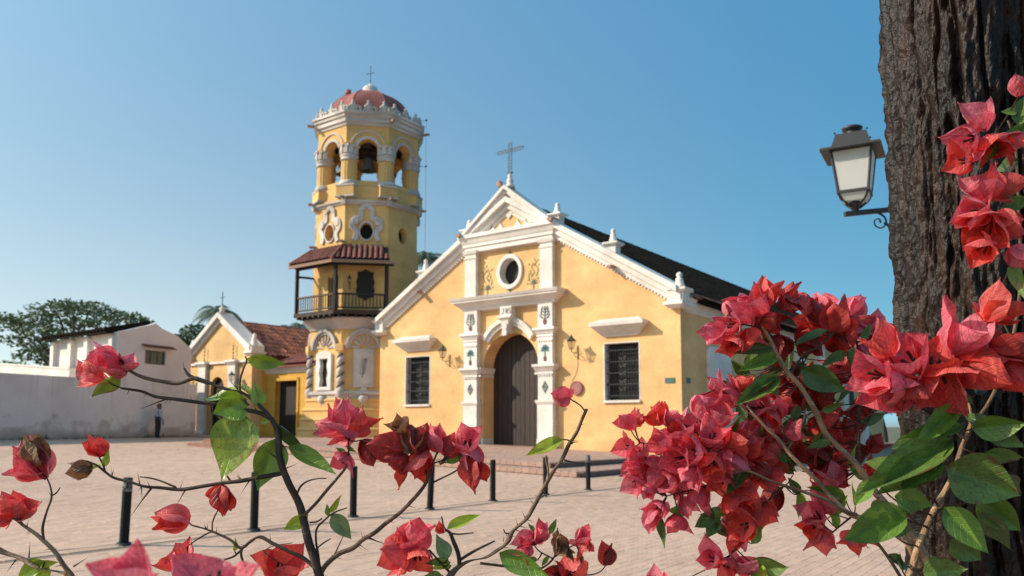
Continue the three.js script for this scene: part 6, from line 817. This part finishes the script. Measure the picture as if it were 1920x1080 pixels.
// the dense flowering bush in front of the church's right side
{
  const Z = 1.2, p = plant('dense bougainvillea bush heavy with pink red flowers before the church side');
  const a = branch(p, Z, 'p', [[1760, 1110, 22], [1722, 1034, 19], [1680, 966, 17], [1636, 914, 16], [1603, 870, 15], [1576, 840, 14], [1549, 812, 13], [1528, 770, 12], [1496, 724, 11], [1478, 698, 10], [1463, 674, 10], [1444, 640, 8], [1429, 612, 6]], [0.05, -0.12]);
  const b = branch(p, Z - 0.03, 'p', [[1725, 1062, 13], [1692, 1010, 12], [1660, 986, 12], [1628, 976, 11], [1596, 962, 10], [1560, 934, 9], [1538, 910, 8], [1517, 890, 8], [1484, 854, 7], [1466, 830, 7], [1442, 806, 6], [1418, 782, 5], [1400, 760, 4]]);
  const d = branch(p, Z - 0.05, 'm', [[1606, 966, 8], [1580, 956, 7], [1549, 938, 7], [1512, 924, 6], [1474, 912, 6], [1444, 900, 5], [1412, 886, 4], [1380, 880, 3]]);
  branch(p, Z, 'm', [[1700, 1100, 7], [1664, 1044, 6], [1640, 1012, 6], [1622, 992, 5]]); branch(p, Z + 0.02, 'd', [[1612, 880, 7], [1608, 800, 6], [1614, 740, 6], [1612, 690, 5], [1606, 640, 4]]);
  branch(p, Z, 'd', [[1482, 700, 4], [1510, 664, 4], [1534, 650, 3], [1558, 630, 3]]); branch(p, Z, 'd', [[1446, 640, 4], [1440, 620, 3], [1400, 610, 3], [1368, 606, 2]]); branch(p, Z, 'd', [[1432, 614, 4], [1450, 590, 3], [1470, 570, 2]]); branch(p, Z, 'd', [[1403, 762, 4], [1370, 740, 3], [1340, 730, 2]]); branch(p, Z, 'd', [[1414, 886, 4], [1340, 860, 3], [1270, 838, 3], [1200, 830, 2]]); branch(p, Z, 'd', [[1390, 882, 3], [1320, 912, 3], [1250, 930, 2]]);
  branch(p, Z, 'm', [[1470, 910, 4], [1430, 950, 4], [1400, 1000, 3], [1370, 1040, 3]]); branch(p, Z, 'd', [[1340, 862, 3], [1300, 806, 2.5], [1240, 780, 2]]); branch(p, Z, 'p', [[1474, 850, 5], [1490, 820, 5], [1504, 790, 4], [1512, 766, 3]]); branch(p, Z, 'd', [[1600, 966, 4], [1560, 1000, 3], [1540, 1020, 2]]); branch(p, Z, 'd', [[1620, 806, 4], [1640, 760, 4], [1660, 700, 3], [1650, 640, 3]]);
  for (const c of [a, b, d]) autoThorns(p, Z, c, 10, 0.3, 0.95);
  flowers(p, Z, [[1438, 548, 62, 95, 15, 26, 1], [1420, 572, 60, 150, 20, 30, 0], [1474, 548, 60, 80, -5, 24, 2, 0.02], [1478, 572, 50, 300, 10, 34, 2], [1396, 590, 56, 165, 25, 40, 0], [1366, 612, 58, 185, 25, 36, 0], [1338, 626, 56, 190, 20, 32, 0], [1372, 648, 58, 235, 20, 40, 1], [1408, 638, 54, 280, 5, 44, 1], [1444, 604, 50, 20, 20, 50, 2],
    [1530, 584, 60, 110, -10, 28, 2, 0.03], [1548, 568, 58, 78, -15, 26, 0, 0.05], [1572, 592, 70, 85, 10, 30, 2], [1600, 576, 56, 62, -10, 30, 0, 0.04], [1560, 622, 50, 290, 20, 40, 1, 0.03], [1600, 612, 56, 330, 0, 40, 2], [1645, 612, 54, 50, -10, 30, 0, 0.05], [1640, 650, 50, 200, 10, 40, 1, 0.04], [1510, 630, 46, 240, 10, 44, 2, 0.05],
    [1346, 720, 52, 120, 20, 36, 0], [1366, 744, 58, 200, 30, 40, 0], [1330, 754, 50, 190, 15, 40, 0], [1392, 716, 48, 70, 10, 40, 1], [1424, 758, 56, 150, 35, 46, 0], [1446, 782, 54, 250, 20, 44, 1], [1474, 752, 50, 30, 10, 44, 2, 0.05], [1520, 706, 56, 60, 10, 44, 2, 0.04], [1548, 738, 56, 330, 5, 40, 2, 0.05], [1500, 740, 50, 200, 10, 44, 2, 0.06], [1560, 780, 48, 300, 10, 40, 1, 0.06], [1585, 700, 46, 100, 10, 40, 1, 0.06],
    [1178, 792, 44, 140, 15, 36, 0, -0.02], [1196, 784, 36, 60, 10, 40, 1], [1232, 778, 46, 95, 5, 30, 1], [1258, 782, 46, 60, 10, 40, 0], [1172, 838, 44, 185, 20, 36, 0, -0.02], [1200, 844, 46, 120, 25, 42, 0], [1240, 828, 58, 150, 35, 42, 0, -0.03], [1278, 812, 62, 120, 30, 40, 0, -0.02], [1300, 846, 64, 175, 35, 44, 0, -0.04], [1338, 812, 66, 85, 30, 40, 0, -0.03], [1376, 826, 62, 40, 25, 42, 1, -0.02], [1268, 864, 60, 200, 35, 44, 0, -0.04], [1226, 872, 52, 190, 25, 40, 0], [1190, 876, 46, 170, 20, 40, 0], [1188, 908, 46, 215, 20, 38, 0], [1216, 916, 52, 240, 25, 42, 0], [1252, 906, 56, 200, 30, 44, 0, -0.02], [1292, 890, 66, 230, 30, 46, 0, -0.04], [1334, 874, 66, 260, 35, 46, 1, -0.04], [1376, 868, 58, 300, 25, 44, 0, -0.03], [1416, 842, 58, 40, 20, 44, 1], [1400, 806, 54, 80, 20, 40, 0], [1352, 778, 56, 95, 25, 40, 0, -0.02], [1310, 788, 52, 110, 20, 36, 0], [1350, 910, 60, 270, 20, 44, 1, -0.02], [1312, 930, 56, 230, 25, 44, 0], [1262, 800, 44, 120, 20, 40, 1], [1440, 812, 52, 20, 15, 44, 2],
    [1270, 984, 54, 255, 30, 34, 0], [1232, 954, 50, 215, 30, 40, 0], [1222, 974, 46, 240, 15, 36, 0], [1288, 950, 46, 300, 20, 44, 0], [1376, 950, 62, 300, 20, 46, 1, -0.02], [1402, 924, 62, 345, 10, 44, 1], [1392, 988, 64, 200, 25, 50, 1, -0.03], [1430, 962, 56, 320, 10, 40, 1], [1448, 900, 54, 340, 10, 44, 2], [1420, 884, 54, 300, 20, 44, 2], [1460, 866, 50, 30, 10, 40, 2, 0.05], [1480, 830, 48, 60, 0, 44, 2, 0.06], [1510, 850, 50, 40, 0, 44, 2, 0.07],
    [1332, 1046, 62, 150, 30, 44, 0], [1396, 1056, 56, 60, 25, 40, 0], [1362, 1066, 50, 250, 20, 46, 1], [1376, 1014, 50, 200, 20, 40, 1], [1224, 1082, 46, 130, 20, 50, 0], [1530, 962, 58, 130, 30, 40, 0], [1556, 944, 48, 60, 10, 40, 0], [1544, 1012, 52, 280, 10, 40, 1], [1524, 990, 48, 220, 20, 44, 1], [1560, 886, 56, 100, 10, 40, 0, 0.03], [1580, 858, 50, 60, 0, 40, 1, 0.05], [1524, 872, 50, 170, 0, 44, 2, 0.06], [1620, 1000, 56, 300, 10, 44, 1, 0.02], [1600, 1016, 50, 240, 10, 40, 1, 0.02], [1590, 800, 44, 120, 0, 44, 2, 0.07], [1640, 830, 46, 60, 0, 44, 2, 0.08], [1636, 884, 50, 40, 0, 44, 1, 0.08], [1300, 872, 54, 60, 10, 50, 2, 0.05], [1360, 846, 54, 20, 0, 50, 2, 0.05], [1250, 846, 50, 200, -10, 50, 2, 0.05], [1400, 870, 54, 120, -10, 50, 2, 0.06], [1330, 840, 54, 220, -10, 50, 2, 0.06]]);
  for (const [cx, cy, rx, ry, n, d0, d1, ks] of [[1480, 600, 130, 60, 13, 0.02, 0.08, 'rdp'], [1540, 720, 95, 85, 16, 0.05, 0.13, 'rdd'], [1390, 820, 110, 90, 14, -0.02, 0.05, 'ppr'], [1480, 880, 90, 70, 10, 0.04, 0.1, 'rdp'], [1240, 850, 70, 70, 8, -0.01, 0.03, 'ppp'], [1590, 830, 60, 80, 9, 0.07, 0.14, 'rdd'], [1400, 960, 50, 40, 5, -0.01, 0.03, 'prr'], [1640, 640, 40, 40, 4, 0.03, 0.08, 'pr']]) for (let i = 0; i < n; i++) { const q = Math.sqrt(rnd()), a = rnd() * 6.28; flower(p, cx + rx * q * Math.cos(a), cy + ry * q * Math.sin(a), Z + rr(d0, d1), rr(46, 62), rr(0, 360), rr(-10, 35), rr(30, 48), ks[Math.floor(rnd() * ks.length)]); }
  leaves(p, Z, [[1462, 668, 1384, 690, 0.36, 1, 20, -0.03, 1], [1452, 650, 1372, 660, 0.34, 2, 20, -0.02, 0], [1462, 706, 1378, 754, 0.42, 1, 15, -0.04, 1], [1452, 702, 1384, 742, 0.4, 2, 30, -0.02, 0], [1554, 620, 1480, 640, 0.36, 2, 60, 0, 1], [1500, 690, 1592, 740, 0.5, 2, 10, -0.02, 1], [1588, 660, 1536, 684, 0.4, 2, 30, 0, 1], [1600, 650, 1598, 700, 0.5, 2, 20, 0, 0], [1612, 640, 1640, 604, 0.4, 1, 30, 0, 1], [1436, 612, 1400, 630, 0.4, 2, 50, 0, 0], [1180, 800, 1203, 764, 0.4, 1, 20, 0, 1], [1236, 966, 1246, 1032, 0.28, 2, 10, 0, 0], [1288, 960, 1250, 956, 0.6, 1, 0, 0, 0], [1380, 900, 1340, 880, 0.4, 2, 30, 0, 1], [1380, 880, 1368, 920, 0.4, 1, 0, -0.04, 0], [1398, 880, 1362, 926, 0.5, 2, 10, -0.05, 0], [1366, 818, 1390, 782, 0.36, 1, 20, -0.05, 0], [1422, 826, 1430, 800, 0.5, 1, 20, -0.03, 0], [1340, 966, 1300, 990, 0.6, 2, 0, 0, 1], [1350, 970, 1320, 1010, 0.6, 2, 20, 0, 1], [1360, 960, 1310, 964, 0.5, 1, 20, 0, 0], [1340, 980, 1366, 1010, 0.5, 2, 0, 0, 1], [1410, 1020, 1432, 980, 0.5, 1, 20, 0, 0], [1400, 1070, 1482, 1066, 0.62, 1, 10, -0.03, 1], [1420, 1060, 1440, 1094, 0.6, 0, 10, -0.03, 0], [1584, 930, 1520, 910, 0.34, 1, 20, -0.04, 1], [1556, 966, 1590, 930, 0.5, 1, 10, -0.03, 1], [1570, 990, 1560, 944, 0.4, 1, 20, -0.02, 0], [1500, 760, 1480, 800, 0.4, 2, 10, 0, 1], [1560, 830, 1510, 836, 0.4, 1, 40, 0, 1], [1540, 770, 1590, 756, 0.4, 1, 30, 0, 0], [1612, 790, 1670, 780, 0.5, 2, 40, 0, 1], [1600, 720, 1560, 760, 0.4, 2, 40, 0.02, 0], [1620, 900, 1590, 870, 0.4, 1, 20, 0, 0], [1590, 870, 1610, 830, 0.3, 0, 30, 0, 0], [1480, 870, 1450, 840, 0.4, 2, 20, 0, 1], [1604, 950, 1600, 900, 0.3, 0, 40, 0, 0], [1660, 960, 1650, 1000, 0.5, 2, 0, 0.02, 0], [1460, 740, 1440, 720, 0.5, 1, 10, 0, 0]]);
  for (let i = 0; i < 46; i++) { const ra = Math.sqrt(rnd()), an0 = rnd() * 6.28, a2 = ra * Math.cos(an0), b2 = ra * Math.sin(an0), x = 1490 + 110 * a2, y = 790 + 140 * b2 + 60 * a2, an = rnd() * 6.28, l = rr(34, 64); leaf(p, Z + rr(0.05, 0.14), x, y, x + l * Math.cos(an), y + l * Math.sin(an), rr(0.4, 0.6), 'ddm'[Math.floor(rnd() * 3)], rr(-50, 50), rr(-0.02, 0.02)); }
}
// the big-leaved plant climbing on the timber post
{
  const Z = 0.86, p = plant('large leaved bougainvillea climbing up the dark timber post with big coral flowers');
  branch(p, Z, 'p', [[1690, 1110, 15], [1706, 1072, 14], [1720, 1030, 13], [1734, 990, 12], [1756, 944, 12], [1780, 905, 11], [1796, 868, 10], [1808, 834, 9], [1818, 804, 8], [1822, 780, 6], [1812, 742, 5], [1796, 706, 4]], [0.02, -0.16]);
  branch(p, Z, 'p', [[1812, 824, 6], [1796, 812, 5], [1776, 796, 5], [1752, 780, 4]]); branch(p, Z + 0.02, 'm', [[1816, 806, 8], [1850, 760, 7], [1884, 690, 7], [1906, 600, 7], [1916, 500, 6], [1912, 420, 6], [1908, 330, 5], [1900, 260, 5], [1890, 226, 4]]); branch(p, Z, 'm', [[1910, 420, 4], [1880, 404, 3], [1860, 396, 3]]); branch(p, Z, 'm', [[1900, 262, 4], [1876, 266, 3], [1852, 262, 3]]); branch(p, Z, 'm', [[1796, 868, 6], [1830, 876, 5], [1868, 870, 5], [1910, 860, 5]]); branch(p, Z, 'm', [[1736, 986, 6], [1764, 956, 5], [1790, 948, 4]]); branch(p, Z, 'm', [[1900, 640, 4], [1880, 600, 4], [1868, 570, 3]]);
  for (const q of [[1756, 944, 1750, 924], [1734, 988, 1776, 968], [1790, 908, 1800, 916], [1720, 1030, 1712, 1012]]) thorn(p, Z, ...q);
  leaves(p, Z - 0.03, [[1700, 880, 1612, 860, 0.42, 1, 20, 0.03, 1], [1640, 900, 1596, 950, 0.5, 1, 20, 0.02, 1], [1720, 820, 1660, 842, 0.4, 2, 20, 0.03, 1], [1840, 960, 1900, 1040, 0.5, 2, 10, 0.02, 0], [1660, 990, 1720, 1000, 0.5, 1, 20, 0.01, 1], [1780, 1010, 1850, 1060, 0.6, 1, 10, 0, 1], [1860, 800, 1800, 770, 0.45, 2, 20, 0.03, 1], [1774, 872, 1926, 938, 0.62, 1, 8, -0.03, 1], [1786, 826, 1612, 906, 0.36, 1, 24, -0.06, 1], [1800, 762, 1720, 812, 0.42, 1, 24, -0.04, 3], [1806, 800, 1692, 812, 0.34, 1, 30, -0.02, 1], [1822, 804, 1930, 800, 0.5, 1, 24, -0.04, 1], [1850, 806, 1926, 838, 0.5, 1, -16, -0.02, 0], [1764, 858, 1652, 916, 0.5, 1, 10, -0.05, 1], [1678, 930, 1756, 950, 0.66, 1, 0, 0, 0], [1698, 958, 1590, 1002, 0.56, 1, 10, -0.05, 3], [1768, 950, 1862, 1042, 0.44, 1, -10, -0.03, 1], [1830, 930, 1926, 1010, 0.5, 1, 10, 0, 1], [1800, 896, 1850, 950, 0.6, 2, 10, 0.02, 0], [1730, 1074, 1816, 1066, 0.7, 1, 0, -0.02, 0], [1846, 850, 1926, 862, 0.5, 1, 24, 0, 0], [1800, 740, 1830, 764, 0.5, 2, 10, 0.02, 0], [1666, 1040, 1700, 1060, 0.6, 2, 0, 0.02, 0], [1660, 940, 1620, 960, 0.5, 2, 10, 0.04, 1], [1692, 1070, 1690, 1030, 0.5, 2, 20, 0.04, 0],
    [1908, 236, 1926, 170, 0.6, 1, 10, 0, 1], [1926, 234, 1848, 292, 0.28, 1, 24, -0.02, 1], [1908, 210, 1876, 208, 0.6, 1, 30, 0, 0], [1910, 300, 1860, 322, 0.6, 2, 10, 0.03, 0], [1926, 370, 1870, 400, 0.5, 1, 24, 0, 1], [1896, 490, 1924, 570, 0.36, 1, 20, -0.02, 0], [1830, 740, 1850, 700, 0.5, 2, 10, 0.04, 0], [1860, 900, 1926, 930, 0.7, 2, 0, 0.05, 0]]);
  flowers(p, Z - 0.04, [[1836, 216, 80, 130, 25, 40, 0], [1630, 700, 100, 170, 20, 42, 0], [1650, 640, 80, 120, 0, 40, 1], [1880, 350, 76, 40, 10, 44, 1], [1800, 300, 70, 180, 20, 40, 1], [1812, 262, 84, 200, 25, 42, 0], [1864, 276, 70, 290, 20, 44, 1], [1906, 268, 60, 330, 10, 44, 1], [1912, 160, 54, 80, 0, 40, 0], [1842, 346, 88, 120, 20, 44, 0], [1828, 398, 84, 190, 30, 42, 0], [1852, 432, 88, 235, 25, 46, 1], [1838, 470, 76, 220, 15, 40, 1], [1890, 420, 70, 320, 15, 44, 1], [1912, 484, 64, 300, 10, 44, 0],
    [1810, 620, 140, 70, 30, 40, 0], [1700, 668, 124, 150, 35, 40, 0], [1672, 720, 122, 188, 25, 36, 0], [1752, 672, 100, 100, 40, 50, 1], [1762, 722, 110, 260, 25, 48, 1], [1840, 690, 110, 330, 20, 46, 1], [1872, 572, 96, 50, 0, 40, 1], [1890, 640, 90, 20, 0, 44, 2], [1900, 700, 90, 310, 5, 44, 2], [1700, 730, 84, 300, 5, 44, 2]]);
}
for (const o of scene.children) { delete o.userData.pts; delete o.userData.places; }
renderer.render(scene, camera);
